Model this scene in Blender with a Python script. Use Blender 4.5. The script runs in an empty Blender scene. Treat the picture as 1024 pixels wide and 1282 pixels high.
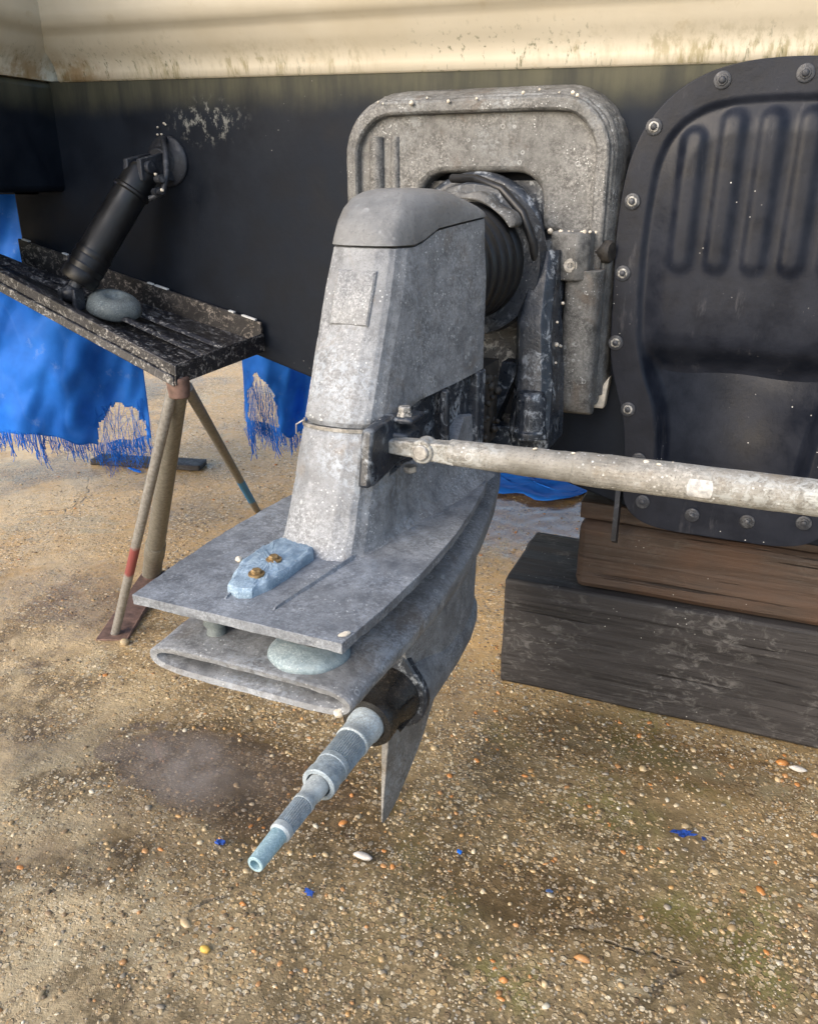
import bpy, bmesh, math, random
import numpy as np
from mathutils import Vector, Matrix, noise as mnoise

random.seed(7); rng = np.random.default_rng(11)
S = bpy.context.scene
COL = S.collection
R = math.radians
PI = math.pi

# ------------------------------------------------------------------ helpers
class MB:
    """collects faces; build() links them as ONE mesh object"""
    def __init__(s): s.v = []; s.f = []; s.m = []
    def face(s, idx, m=0): s.f.append(idx); s.m.append(m)
    def loft(s, rings, cap0=True, cap1=True, m=0, closed=True):
        b = len(s.v); n = len(rings[0])
        for r in rings: s.v += [tuple(p) for p in r]
        for k in range(len(rings) - 1):
            for i in range(n if closed else n - 1):
                j = (i + 1) % n
                s.face((b + k*n + i, b + k*n + j, b + (k+1)*n + j, b + (k+1)*n + i), m)
        if cap0: s.face(tuple(b + i for i in range(n))[::-1], m)
        if cap1: s.face(tuple(b + (len(rings)-1)*n + i for i in range(n)), m)
    def box(s, lo, hi, m=0, rot=None, at=None):
        c = [(x, y, z) for x in (lo[0], hi[0]) for y in (lo[1], hi[1]) for z in (lo[2], hi[2])]
        if rot is not None: c = [tuple(rot @ Vector(p) + Vector(at or (0,0,0))) for p in c]
        b = len(s.v); s.v += c
        for q in ((0,1,3,2),(4,6,7,5),(0,4,5,1),(2,3,7,6),(0,2,6,4),(1,5,7,3)): s.face(tuple(b+i for i in q), m)
    def hexa(s, pts, m=0):
        """eight corners, order as box()"""
        b = len(s.v); s.v += [tuple(p) for p in pts]
        for q in ((0,1,3,2),(4,6,7,5),(0,4,5,1),(2,3,7,6),(0,2,6,4),(1,5,7,3)): s.face(tuple(b+i for i in q), m)
    def tube(s, path, r, n=16, m=0, cap=True):
        path = [Vector(p) for p in path]
        rs = r if isinstance(r, (list, tuple)) else [r]*len(path)
        rings = []; ref = None
        for i, p in enumerate(path):
            t = (path[min(i+1, len(path)-1)] - path[max(i-1, 0)]).normalized()
            if ref is None: ref = t.orthogonal().normalized()
            ref = (ref - t*ref.dot(t)).normalized(); w = t.cross(ref)
            rings.append([p + (ref*math.cos(2*PI*a/n) + w*math.sin(2*PI*a/n))*rs[i] for a in range(n)])
        s.loft(rings, cap, cap, m)
    def lathe(s, o, d, prof, n=32, m=0, cap0=True, cap1=True, wob=None):
        """prof: (distance along d, radius)"""
        o = Vector(o); d = Vector(d).normalized(); u = d.orthogonal().normalized(); w = d.cross(u)
        rings = []
        for h, r in prof:
            rings.append([o + d*h + (u*math.cos(2*PI*a/n) + w*math.sin(2*PI*a/n))*(r*(wob(a, h) if wob else 1)) for a in range(n)])
        s.loft(rings, cap0, cap1, m)
    def prism(s, pts, d, m=0):
        d = Vector(d); a = [Vector(p) for p in pts]
        s.loft([a, [p + d for p in a]], True, True, m)
    def blob(s, c, r, m=0, seed=0, sq=(1,1,1), n=8, k=5):
        c = Vector(c); rings = []
        for j in range(1, k):
            ph = PI*j/k
            rings.append([c + Vector((r*sq[0]*math.sin(ph)*math.cos(2*PI*i/n), r*sq[1]*math.sin(ph)*math.sin(2*PI*i/n), r*sq[2]*math.cos(ph)))*(1+.25*mnoise.noise(Vector((i*1.3+seed, j*1.7, seed*3.1)))) for i in range(n)])
        s.loft(rings, True, True, m)
    def build(s, name, mats, root=None, ang=35, bevel=0, seg=2, sub=0, loc=None, smooth=True):
        me = bpy.data.meshes.new(name)
        off = Vector(loc) if loc is not None else (root_world(root) if root is not None else Vector((0,0,0)))
        me.from_pydata([tuple(Vector(p) - off) for p in s.v], [], s.f)
        if not isinstance(mats, (list, tuple)): mats = [mats]
        for m in mats: me.materials.append(m)
        me.polygons.foreach_set('material_index', s.m)
        bm = bmesh.new(); bm.from_mesh(me)
        bmesh.ops.recalc_face_normals(bm, faces=bm.faces); bm.to_mesh(me); bm.free()
        o = bpy.data.objects.new(name, me); COL.objects.link(o)
        if root is not None: o.parent = root
        elif loc is not None: o.location = loc
        if smooth:
            me.polygons.foreach_set('use_smooth', [True]*len(me.polygons))
            me.set_sharp_from_angle(angle=R(ang))
        if bevel:
            b = o.modifiers.new('bevel', 'BEVEL'); b.width = bevel; b.segments = seg; b.limit_method = 'ANGLE'; b.angle_limit = R(ang)
            b.harden_normals = False
            b.use_clamp_overlap = True
            me.polygons.foreach_set('use_smooth', [True]*len(me.polygons))
            me.set_sharp_from_angle(angle=R(70))
        if sub:
            q = o.modifiers.new('sub', 'SUBSURF'); q.levels = sub; q.render_levels = sub
        return o

WORLD = {}
def root_world(o):
    v = Vector((0,0,0))
    while o is not None: v += Vector(o.location); o = o.parent
    return v
_BM = []
def barnacle(root, c, r, sq=(1, 1, 1), mat='barnacle', name='barnacle'):
    if not _BM:
        for k in range(5):
            b = MB(); b.blob((0, 0, 0), 1, 0, k+1, (1, 1, .85), 9, 6); o = b.build('barnacle', M['barnacle']); _BM.append(o.data); bpy.data.objects.remove(o)
    me = random.choice(_BM)
    if mat != 'barnacle':
        me = me.copy(); me.materials[0] = M[mat]
    o = bpy.data.objects.new(name, me); COL.objects.link(o); o.parent = root
    o.location = Vector(c) - root_world(root); o.scale = (r*sq[0], r*sq[1], r*sq[2]); o.rotation_euler = (random.random()*.6, random.random()*.6, random.random()*6)
    return o
def tag(o, label=None, cat=None, group=None, kind=None):
    if label: o['label'] = label
    if cat: o['category'] = cat
    if group: o['group'] = group
    if kind: o['kind'] = kind
    return o
def thing(name, loc, label, cat, group=None):
    o = bpy.data.objects.new(name, None); COL.objects.link(o); o.location = loc
    o.empty_display_size = .05
    return tag(o, label, cat, group)
def cp(o, loc, parent=None):
    c = o.copy(); COL.objects.link(c); c.location = loc
    c.parent = parent
    for ch in o.children:
        k = ch.copy(); COL.objects.link(k); k.parent = c
    return c
def sm(a, b, x): t = np.clip((x-a)/(b-a), 0, 1); return t*t*(3-2*t)

# ------------------------------------------------------------------ materials
class NT:
    def __init__(s, name):
        s.mat = bpy.data.materials.new(name); s.mat.use_nodes = True
        s.t = s.mat.node_tree; s.n = s.t.nodes; s.l = s.t.links
        s.n.clear()
        s.out = s.n.new('ShaderNodeOutputMaterial'); s.p = s.n.new('ShaderNodeBsdfPrincipled')
        s.l.new(s.p.outputs[0], s.out.inputs[0])
        s.tc = s.n.new('ShaderNodeNewGeometry'); s.co = s.tc.outputs['Position']
    def put(s, a, sock):
        if isinstance(a, (int, float)): sock.default_value = a
        elif isinstance(a, (tuple, list)):
            sock.default_value = tuple(a) + ((1,) if len(a) == 3 and len(sock.default_value) == 4 else ())
        else: s.l.new(a, sock)
    def scale(s, v, co=None, rot=None):
        m = s.n.new('ShaderNodeMapping'); s.l.new(co or s.co, m.inputs[0]); m.inputs['Scale'].default_value = v
        if rot: m.inputs['Rotation'].default_value = rot
        return m.outputs[0]
    def noise(s, sc, det=4, rough=.55, co=None, dist=0, w=None):
        n = s.n.new('ShaderNodeTexNoise'); s.l.new(co or s.co, n.inputs['Vector'])
        n.inputs['Scale'].default_value = sc; n.inputs['Detail'].default_value = det; n.inputs['Roughness'].default_value = rough
        n.inputs['Distortion'].default_value = dist
        return n.outputs['Fac']
    def vor(s, sc, feat='F1', co=None, out='Distance', rnd=1):
        n = s.n.new('ShaderNodeTexVoronoi'); n.feature = feat; s.l.new(co or s.co, n.inputs['Vector']); n.inputs['Scale'].default_value = sc
        n.inputs['Randomness'].default_value = rnd
        return n.outputs[out]
    def ramp(s, f, *stops, interp='LINEAR'):
        n = s.n.new('ShaderNodeValToRGB'); n.color_ramp.interpolation = interp
        e = n.color_ramp.elements
        while len(e) < len(stops): e.new(.5)
        for k, (p, c) in enumerate(stops):
            e[k].position = p; c = (c, c, c) if isinstance(c, (int, float)) else c; e[k].color = (*c, 1)
        s.l.new(f, n.inputs[0]); return n.outputs[0]
    def mix(s, f, a, b, mode='MIX'):
        n = s.n.new('ShaderNodeMix'); n.data_type = 'RGBA'; n.blend_type = mode
        s.put(f, n.inputs[0]); s.put(a, n.inputs[6]); s.put(b, n.inputs[7]); return n.outputs[2]
    def math(s, op, a, b=0., clamp=False):
        n = s.n.new('ShaderNodeMath'); n.operation = op; n.use_clamp = clamp; s.put(a, n.inputs[0]); s.put(b, n.inputs[1]); return n.outputs[0]
    def xyz(s, co=None):
        n = s.n.new('ShaderNodeSeparateXYZ'); s.l.new(co or s.co, n.inputs[0]); return n.outputs
    def rng(s, v, a, b, c=0., d=1.):
        n = s.n.new('ShaderNodeMapRange'); n.interpolation_type = 'SMOOTHSTEP'; s.put(v, n.inputs[0])
        for k, q in enumerate((a, b, c, d)): n.inputs[1+k].default_value = q
        return n.outputs[0]
    def bump(s, h, st=.3, d=.002, prev=None):
        n = s.n.new('ShaderNodeBump'); s.put(st, n.inputs['Strength']); n.inputs['Distance'].default_value = d
        s.put(h, n.inputs['Height'])
        if prev is not None: s.l.new(prev, n.inputs['Normal'])
        return n.outputs[0]
    def fin(s, col, rough=.5, metal=0., bump=None, spec=.5, **kw):
        s.put(col, s.p.inputs['Base Color']); s.put(rough, s.p.inputs['Roughness']); s.put(metal, s.p.inputs['Metallic'])
        s.p.inputs['Specular IOR Level'].default_value = spec
        if bump is not None: s.l.new(bump, s.p.inputs['Normal'])
        for k, v in kw.items(): s.put(v, s.p.inputs[k])
        return s.mat

def cast_metal(name, lo=(.19,.2,.21), hi=(.46,.48,.5), stain=.35, white=.5, brown=(.22,.15,.09), seed=0., scale=1.):
    n = NT(name)
    mp = n.n.new('ShaderNodeMapping'); n.l.new(n.co, mp.inputs[0]); mp.inputs['Location'].default_value = (seed, seed*.7, seed*1.3)
    co = n.co = mp.outputs[0]
    big = n.noise(9*scale, 5, .6); mid = n.noise(45*scale, 6, .7); fine = n.noise(260*scale, 4, .75); vf = n.noise(620*scale, 3, .7)
    c = n.mix(n.rng(mid, .3, .72), lo, hi)
    c = n.mix(n.math('MULTIPLY', n.rng(fine, .42, .68), n.rng(big, .3, .68)), c, tuple(min(1, h*1.45) for h in hi))
    c = n.mix(n.math('MULTIPLY', n.rng(vf, .56, .68), min(1., .3+white*.6)), c, tuple(l*.5 for l in lo))
    ox = n.math('MULTIPLY', n.rng(n.noise(7*scale, 3, .55), .5, .66), n.rng(n.noise(120*scale, 5, .75, dist=.6), .44, .6))
    c = n.mix(n.math('MULTIPLY', ox, white*.9), c, tuple(min(1, h*f) for h, f in zip(hi, (1.35, 1.45, 1.55))))
    # white oxide speckle and ring marks left by barnacles
    sp = n.math('MULTIPLY', n.rng(n.vor(210*scale), .26, .12), n.rng(n.noise(23*scale, 3), .5, .66))
    c = n.mix(n.math('MULTIPLY', sp, white), c, (.72,.74,.74))
    vd = n.vor(62*scale); ring = n.math('MULTIPLY', n.rng(vd, .12, .17), n.rng(vd, .25, .2))
    ring = n.math('MULTIPLY', ring, n.rng(n.noise(17*scale, 2), .55, .62))
    c = n.mix(n.math('MULTIPLY', ring, .28), c, (.66,.69,.7))
    st = n.math('MULTIPLY', n.rng(n.noise(13*scale, 6, .65, dist=1.2), .55, .72), stain)
    c = n.mix(st, c, brown)
    h = n.math('ADD', n.math('MULTIPLY', mid, .6), n.math('MULTIPLY', fine, .5))
    run = n.math('MULTIPLY', n.rng(n.noise(1, 5, .7, n.scale((55, 55, 5), co)), .56, .7), n.rng(n.noise(6, 3, .5), .42, .6))
    c = n.mix(n.math('MULTIPLY', run, white*.5), c, tuple(min(1, q*1.35) for q in hi))
    dk = n.math('MULTIPLY', n.rng(n.noise(3.2*scale, 5, .7), .5, .68), .45)
    c = n.mix(dk, c, n.mix(1., c, (.62,.6,.58), 'MULTIPLY'))
    b = n.bump(h, .55, .0016)
    b = n.bump(vf, .35, .0006, b)
    return n.fin(c, n.rng(mid, .3, .7, .5, .78), .25, b, .4)

def worn_black(name, base=(.013,.015,.02), chip=(.34,.36,.38), amt=.6, rough=.34, sc=1., blue=True):
    n = NT(name)
    a = n.noise(34*sc, 7, .72, dist=1.6); b = n.noise(150*sc, 5, .7); big = n.noise(6*sc, 3)
    c = n.mix(n.rng(n.noise(11*sc, 4), .35, .7), base, tuple(x*2.2+.004 for x in base))
    m = n.math('MULTIPLY', n.rng(a, .5, .62), n.rng(b, .38, .56))
    m = n.math('MULTIPLY', m, n.rng(n.noise(5*sc, 4, .6), .33, .56, .25, 1.))
    c = n.mix(n.math('MULTIPLY', m, amt), c, chip)
    sp = n.math('MULTIPLY', n.rng(n.vor(160*sc), .16, .07), n.rng(n.noise(30*sc, 2), .58, .66))
    c = n.mix(n.math('MULTIPLY', sp, min(1, amt*1.3)), c, (.7,.68,.64))
    bp = n.bump(n.math('ADD', a, n.math('MULTIPLY', b, .5)), .5, .002)
    return n.fin(c, n.rng(b, .3, .7, rough-.08, rough+.2), 0, bp, .5)

def plain(name, c, rough=.5, metal=0., nz=.25, sc=60, bump=.2):
    n = NT(name); a = n.noise(sc, 5, .65)
    col = n.mix(n.rng(a, .3, .72), tuple(x*(1-nz) for x in c), tuple(min(1, x*(1+nz)) for x in c))
    return n.fin(col, n.rng(n.noise(sc*.5), .3, .7, max(.05, rough-.1), min(1, rough+.15)), metal, n.bump(a, bump, .001))

M = {}
M['cast'] = cast_metal('cast_aluminium', (.13,.136,.145), (.272,.283,.296), .5, .7, (.17,.135,.1))
M['cast_cap'] = cast_metal('cover_alloy', (.135,.138,.139), (.205,.208,.208), .75, .12, (.17,.125,.08), 3.3, .5)
M['cast_shield'] = cast_metal('shield_alloy', (.055,.055,.054), (.2,.199,.192),   .45, .7, (.13,.09,.06), 8.1)
M['cast_plate'] = cast_metal('plate_alloy', (.12,.132,.15), (.25,.27,.295), .3, .6, (.13,.115,.1), 5.2)
M['cast_pad'] = cast_metal('pad_alloy', (.14,.145,.15), (.3,.305,.305), .5, .8, (.2,.16,.11), 9.2, 1.3)
M['black_worn'] = worn_black('worn_black_paint', (.016,.02,.027), (.40,.43,.46), .9, .3, .8)
M['black_hardware'] = worn_black('black_hardware_paint', amt=.2, rough=.4)
M['tab'] = worn_black('trim_tab_paint', (.010,.010,.013), (.48,.46,.43), .85, .33, 1.9)
M['tab_flange'] = worn_black('trim_tab_flange_paint', (.016,.014,.013), (.42,.36,.3), .95, .5, 1.7)
M['rubber'] = plain('black_rubber', (.006,.0065,.008), .45, 0, .5, 40)
M['anode'] = cast_metal('zinc_anode', (.16,.24,.32), (.32,.41,.49), .25, .7, (.12,.17,.22), 2.2, 1.9)
M['zinc_disc'] = cast_metal('zinc_disc', (.17,.23,.26), (.31,.37,.39), .5, .5, (.24,.25,.2), 6.2, 1.5)
M['zinc_dull'] = cast_metal('dull_zinc', (.11,.135,.14), (.2,.225,.225), .4, .4, (.15,.16,.14), 4.4, 1.3)
M['brass'] = plain('corroded_bolt', (.28,.19,.09), .5, .6, .4, 200)
M['steel'] = plain('worn_steel', (.34,.33,.31), .45, .6, .45, 120)
M['bolt_bright'] = plain('bright_bolt_face', (.28,.275,.26), .45, .3, .9, 260)
M['shaft'] = cast_metal('shaft_steel', (.2,.245,.28), (.38,.44,.48), .3, .5, (.32,.33,.3), 1.2, 1.4)
M['shaft_white'] = cast_metal('shaft_chalk', (.33,.38,.41), (.47,.52,.54), .25, .6, (.4,.42,.4), 7.7, 1.4)
M['shaft_tip'] = cast_metal('shaft_tip_verdigris', (.22,.36,.42), (.38,.52,.57), .2, .5, (.3,.38,.4), 9.7, 1.4)
M['tie'] = cast_metal('galvanised_tube', (.15,.145,.128), (.29,.28,.255), .6, .9, (.2,.16,.11), 6.6, .8)
M['barnacle'] = plain('barnacle_shell', (.62,.56,.46), .7, 0, .25, 90)
M['rust'] = plain('rusty_steel', (.16,.1,.08), .75, .2, .4, 60, .5)
M['dark_cavity'] = plain('dark_oily_cavity', (.03,.026,.022), .6, 0, .6, 60)
M['sticker'] = plain('faded_sticker', (.4,.4,.39), .55, 0, .35, 160)
M['white_chip'] = plain('white_paint_fleck', (.75,.75,.73), .5, 0, .1, 200)

def antifoul():
    n = NT('black_antifouling')
    x, y, z = n.xyz()
    big = n.noise(2.2, 5, .6); mid = n.noise(14, 5, .6); fine = n.noise(120, 4, .7)
    c = n.mix(n.rng(mid, .3, .7), (.0055,.0082,.014), (.0105,.0145,.0225))
    c = n.mix(n.math('MULTIPLY', n.rng(n.noise(3.5, 6, .7), .5, .75), .5), c, (.022,.024,.028))
    # waterline slime band under the gelcoat
    zz = n.math('ADD', z, n.math('MULTIPLY', n.math('SUBTRACT', n.noise(5, 5, .65), .5), .07))
    zz = n.math('ADD', zz, n.math('MULTIPLY', x, .02))
    band = n.math('MULTIPLY', n.rng(zz, 1.05, 1.105), n.rng(zz, 1.145, 1.115, .35, 1.))
    streak = n.noise(1, 5, .65, n.scale((26, 26, 3)))
    c = n.mix(n.math('MULTIPLY', band, n.rng(streak, .25, .7, .35, .9)), c, (.085,.083,.055))
    # scraped patches
    pv = n.n.new('ShaderNodeVectorMath'); pv.operation = 'DISTANCE'; n.l.new(n.scale((1, .02, 2.1)), pv.inputs[0]); pv.inputs[1].default_value = (-.565, .016, 2.215)
    patch = n.math('MULTIPLY', n.rng(pv.outputs['Value'], .105, .03), n.rng(n.noise(60, 6, .75, n.scale((1, 1, .7))), .52, .6))
    c = n.mix(n.math('MULTIPLY', patch, .45), c, (.42,.42,.38))
    sp = n.math('MULTIPLY', n.rng(n.vor(70), .09, .04), n.rng(n.noise(7, 3), .58, .68))
    c = n.mix(n.math('MULTIPLY', sp, .6), c, (.45,.45,.42))
    b = n.bump(mid, .25, .004); b = n.bump(fine, .3, .0008, b)
    return n.fin(c, n.rng(mid, .3, .7, .5, .7), 0, b, .16)
M['antifoul'] = antifoul()

def gelcoat():
    n = NT('cream_gelcoat'); x, y, z = n.xyz()
    c = n.mix(n.rng(n.noise(4, 5), .3, .7), (.57,.52,.415), (.66,.61,.50))
    zz = n.math('ADD', z, n.math('MULTIPLY', x, .0215))
    st = n.noise(1, 6, .72, n.scale((75, 75, 9))); pat = n.noise(3.2, 4, .6)
    low = n.rng(zz, 1.175, 1.125)
    m = n.math('MULTIPLY', n.math('MULTIPLY', n.rng(st, .45, .64), n.rng(pat, .4, .6)), low)
    c = n.mix(n.math('MULTIPLY', m, .8), c, (.17,.145,.04))
    m2 = n.math('MULTIPLY', n.math('MULTIPLY', n.rng(n.noise(1, 6, .7, n.scale((120, 120, 12))), .56, .64), n.rng(n.noise(5, 3), .42, .56)), n.rng(zz, 1.19, 1.13))
    c = n.mix(n.math('MULTIPLY', m2, .8), c, (.05,.07,.025))
    c = n.mix(n.math('MULTIPLY', n.rng(n.noise(2.2, 5, .6), .48, .7), .4), c, (.46,.39,.26))
    g = n.noise(26, 5, .7); c = n.mix(n.math('MULTIPLY', n.rng(g, .58, .72), .35), c, (.42,.34,.2))
    corner = n.math('MULTIPLY', n.rng(x, -.72, -.86), n.rng(n.noise(22, 5, .7), .4, .62))
    c = n.mix(n.math('MULTIPLY', n.math('MULTIPLY', corner, low), .8), c, (.3,.19,.08))
    return n.fin(c, .42, 0, n.bump(n.noise(30, 3), .12, .003), .5)
M['gelcoat'] = gelcoat()

def panel_paint():
    n = NT('panel_black_paint'); x, y, z = n.xyz()
    mid = n.noise(20, 6, .65); fine = n.noise(170, 4, .7)
    c = n.mix(n.rng(mid, .3, .72), (.006,.008,.014), (.014,.017,.026))
    dust = n.math('MULTIPLY', n.rng(n.noise(1, 6, .7, n.scale((40, 40, 9))), .58, .74), .35)
    c = n.mix(dust, c, (.1,.1,.11))
    sp = n.math('MULTIPLY', n.rng(n.vor(85), .11, .05), n.rng(n.noise(9, 3), .55, .63))
    c = n.mix(n.math('MULTIPLY', sp, .9), c, (.7,.7,.68))
    sc = n.math('MULTIPLY', n.rng(n.noise(130, 5, .8), .62, .7), n.rng(n.noise(10, 3), .62, .7))
    c = n.mix(n.math('MULTIPLY', sc, .6), c, (.5,.5,.48))
    b = n.bump(mid, .25, .003); b = n.bump(fine, .25, .0007, b)
    return n.fin(c, n.rng(mid, .3, .7, .3, .48), 0, b, .2)
M['panel'] = panel_paint()

def timber(name, a, b, sc=1., blot=.5, warm=None):
    n = NT(name)
    g = n.noise(1, 7, .65, n.scale((2.2*sc, 40*sc, 46*sc)), dist=.6); w = n.noise(1, 4, .6, n.scale((1.1*sc, 14, 90*sc)))
    c = n.mix(n.rng(g, .3, .7), a, b)
    c = n.mix(n.math('MULTIPLY', n.rng(w, .58, .66), .7), c, tuple(x*.45 for x in a))
    bl = n.math('MULTIPLY', n.math('MULTIPLY', n.rng(n.noise(34, 7, .75, n.scale((1, 1, 1.7)), .9), .49, .64), n.rng(n.noise(6, 4), .38, .6)), blot)
    c = n.mix(bl, c, (.14,.135,.13))
    if warm: c = n.mix(n.math('MULTIPLY', n.rng(n.noise(4, 4), .45, .66), .6), c, warm)
    sp = n.math('MULTIPLY', n.rng(n.vor(75), .1, .05), n.rng(n.noise(13, 2), .55, .63))
    c = n.mix(n.math('MULTIPLY', sp, .8), c, (.55,.55,.52))
    sp2 = n.noise(1, 3, .5, n.scale((1.6, 30, 55)), .4); split = n.rng(sp2, .64, .68); c = n.mix(n.math('MULTIPLY', split, .8), c, (.006,.005,.005))
    bp = n.bump(g, .7, .005); bp = n.bump(w, .5, .003, bp); bp = n.bump(n.math('SUBTRACT', 1., split), .8, .006, bp); bp = n.bump(n.noise(14, 6, .7), .4, .006, bp)
    return n.fin(c, n.rng(g, .3, .7, .5, .8), 0, bp, .35)
M['timber_black'] = timber('tarred_sleeper', (.016,.015,.016), (.04,.037,.037), 1, .6)
M['timber_brown'] = timber('weathered_plank', (.036,.025,.019), (.08,.056,.043), 1, .15, (.085,.043,.024))

def tarp_mat():
    n = NT('blue_tarpaulin')
    wv = n.noise(1, 3, .6, n.scale((240, 240, 240))); big = n.noise(5, 4, .6)
    c = n.mix(n.rng(big, .3, .7), (.012,.14,.6), (.03,.24,.85))
    c = n.mix(n.math('MULTIPLY', n.rng(n.noise(14, 5, .7), .6, .72), .35), c, (.25,.4,.75))
    cr = n.noise(1, 2, .5, n.scale((5, 5, 3)), .4); crease = n.math('ABSOLUTE', n.math('SUBTRACT', cr, .5)); c = n.mix(n.rng(crease, .03, .0, 0, .06), c, (.2,.42,.9))
    n.fin(c, .6, 0, n.bump(n.rng(crease, .0, .09), .3, .004, n.bump(wv, .4, .0012)), .2)
    tr = n.n.new('ShaderNodeBsdfTranslucent'); n.put(c, tr.inputs[0])
    mx = n.n.new('ShaderNodeMixShader'); mx.inputs[0].default_value = .3
    n.l.new(n.p.outputs[0], mx.inputs[1]); n.l.new(tr.outputs[0], mx.inputs[2]); n.l.new(mx.outputs[0], n.out.inputs[0])
    return n.mat
M['tarp'] = tarp_mat()
M['flake'] = plain('blue_paint_flake', (.018,.06,.27), .45, 0, .8, 160)

def ground_mat():
    n = NT('exposed_aggregate_concrete'); x, y, z = n.xyz()
    big = n.noise(1.6, 6, .6); mid = n.noise(7, 6, .65); sm_ = n.noise(38, 5, .65); fine = n.noise(300, 4, .7)
    mat = n.mix(n.rng(mid, .32, .7), (.10,.077,.044), (.22,.168,.095))
    mat = n.mix(n.math('MULTIPLY', n.rng(sm_, .45, .7), .6), mat, (.36,.275,.165))
    # golden, drier concrete further under the boat
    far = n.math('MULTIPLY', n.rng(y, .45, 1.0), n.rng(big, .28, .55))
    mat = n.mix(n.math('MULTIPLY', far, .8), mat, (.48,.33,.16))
    # dry cement patches
    dry = n.math('MULTIPLY', n.rng(n.math('ADD', n.math('MULTIPLY', x, -.55), n.math('MULTIPLY', y, -.55)), -.08, .18), n.rng(mid, .4, .6))
    mat = n.mix(n.math('MULTIPLY', dry, .75), mat, (.45,.37,.25))
    patch = n.math('MULTIPLY', n.rng(n.noise(3.1, 6, .62, dist=.8), .57, .63), .75)
    mat = n.mix(patch, mat, (.33,.285,.2))
    yy = n.math('ADD', y, n.math('MULTIPLY', n.math('SUBTRACT', n.noise(6, 5, .65), .5), .1))
    strip = n.math('MULTIPLY', n.math('MULTIPLY', n.rng(yy, .66, .70), n.rng(yy, .765, .73)), n.rng(x, .05, .3))
    strip = n.math('MULTIPLY', strip, n.rng(n.noise(18, 5, .7), .36, .56))
    mat = n.mix(n.math('MULTIPLY', strip, .8), mat, (.36,.32,.21))
    # algae
    alg = n.math('MULTIPLY', n.rng(n.noise(4.3, 5, .6), .48, .66), n.rng(x, -.2, .25))
    mat = n.mix(n.math('MULTIPLY', alg, .65), mat, (.17,.165,.055))
    # stones set in the surface
    def stones(sc, lo, hi, cov):
        co = n.n.new('ShaderNodeVectorMath'); co.operation = 'MULTIPLY_ADD'
        n.l.new(n.co, co.inputs[0]); co.inputs[1].default_value = (1, 1, 1)
        nz = n.n.new('ShaderNodeTexNoise'); n.l.new(n.co, nz.inputs['Vector']); nz.inputs['Scale'].default_value = sc*.9
        sc_ = n.n.new('ShaderNodeVectorMath'); sc_.operation = 'SCALE'; n.l.new(nz.outputs['Color'], sc_.inputs[0]); sc_.inputs['Scale'].default_value = .55/sc
        n.l.new(sc_.outputs[0], co.inputs[2])
        v = n.n.new('ShaderNodeTexVoronoi'); v.voronoi_dimensions = '2D'; n.l.new(co.outputs[0], v.inputs['Vector']); v.inputs['Scale'].default_value = sc
        d, cl = v.outputs['Distance'], v.outputs['Color']
        r = n.xyz(cl)
        pal = n.ramp(r[0], (0, (.12,.085,.055)), (.2, (.25,.185,.11)), (.42, (.40,.31,.18)), (.56, (.38,.24,.11)), (.66, (.48,.39,.26)), (.84, (.62,.55,.43)), (1, (.32,.3,.27)))
        mask = n.math('MULTIPLY', n.rng(d, hi, lo), n.math('LESS_THAN', r[1], cov))
        return mask, pal, d
    m1, p1, d1 = stones(95, .34, .46, .42)
    m2, p2, d2 = stones(200, .34, .46, .55)
    covn = n.math('MULTIPLY', n.rng(n.noise(6, 6, .65), .36, .58, .0, 1), n.math('SUBTRACT', 1., n.math('MAXIMUM', n.math('MULTIPLY', strip, .7), n.math('MULTIPLY', dry, .5))))
    c = n.mix(n.math('MULTIPLY', m2, covn), mat, p2)
    c = n.mix(n.math('MULTIPLY', m1, covn), c, p1)
    c = n.mix(n.math('MULTIPLY', n.rng(fine, .55, .7), .5), c, (.05,.035,.02))
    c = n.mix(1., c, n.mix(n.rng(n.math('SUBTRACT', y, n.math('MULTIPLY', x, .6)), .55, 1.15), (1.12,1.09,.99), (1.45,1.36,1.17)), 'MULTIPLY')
    # wet, darker ground round the puddle and the middle
    def spot(px, py, sx, sy, r0, r1):
        d = n.n.new('ShaderNodeVectorMath'); d.operation = 'DISTANCE'
        n.l.new(n.scale((1/sx, 1/sy, 0)), d.inputs[0]); d.inputs[1].default_value = (px/sx, py/sy, 0)
        dd = n.math('ADD', d.outputs['Value'], n.math('MULTIPLY', n.math('SUBTRACT', n.noise(9, 5, .65), .5), .9))
        return n.rng(dd, r1, r0)
    wet = n.math('MAXIMUM', spot(-.27, .37, .42, .17, .5, 1.05), n.math('MAXIMUM', spot(.35, .72, .42, .12, .3, 1.0), spot(.22, .32, .26, .1, .2, 1.1)))
    farwet = spot(-.15, 1.75, .5, .4, .5, 1.0)
    wet = n.math('MAXIMUM', wet, n.math('MAXIMUM', farwet, n.math('MULTIPLY', n.rng(n.noise(2.3, 5, .6), .5, .64), .8)))
    c = n.mix(n.math('MULTIPLY', wet, .8), c, n.mix(1, c, (.42,.38,.36), 'MULTIPLY'))
    # fine cracks
    ck = n.vor(2.1, 'DISTANCE_TO_EDGE', n.mix(.16, n.co, NOISEC(n, 4.)))
    crack = n.math('MULTIPLY', n.math('MULTIPLY', n.rng(ck, .0065, .0015), n.rng(n.noise(2.7, 3), .52, .6)), n.rng(n.noise(25, 3), .38, .55))
    c = n.mix(n.math('MULTIPLY', crack, .7), c, (.05,.04,.03))
    h = n.math('ADD', n.math('MULTIPLY', n.math('MULTIPLY', m1, covn), .9), n.math('MULTIPLY', n.math('MULTIPLY', m2, covn), .5))
    h = n.math('SUBTRACT', h, n.math('MULTIPLY', crack, 1.2))
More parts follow.
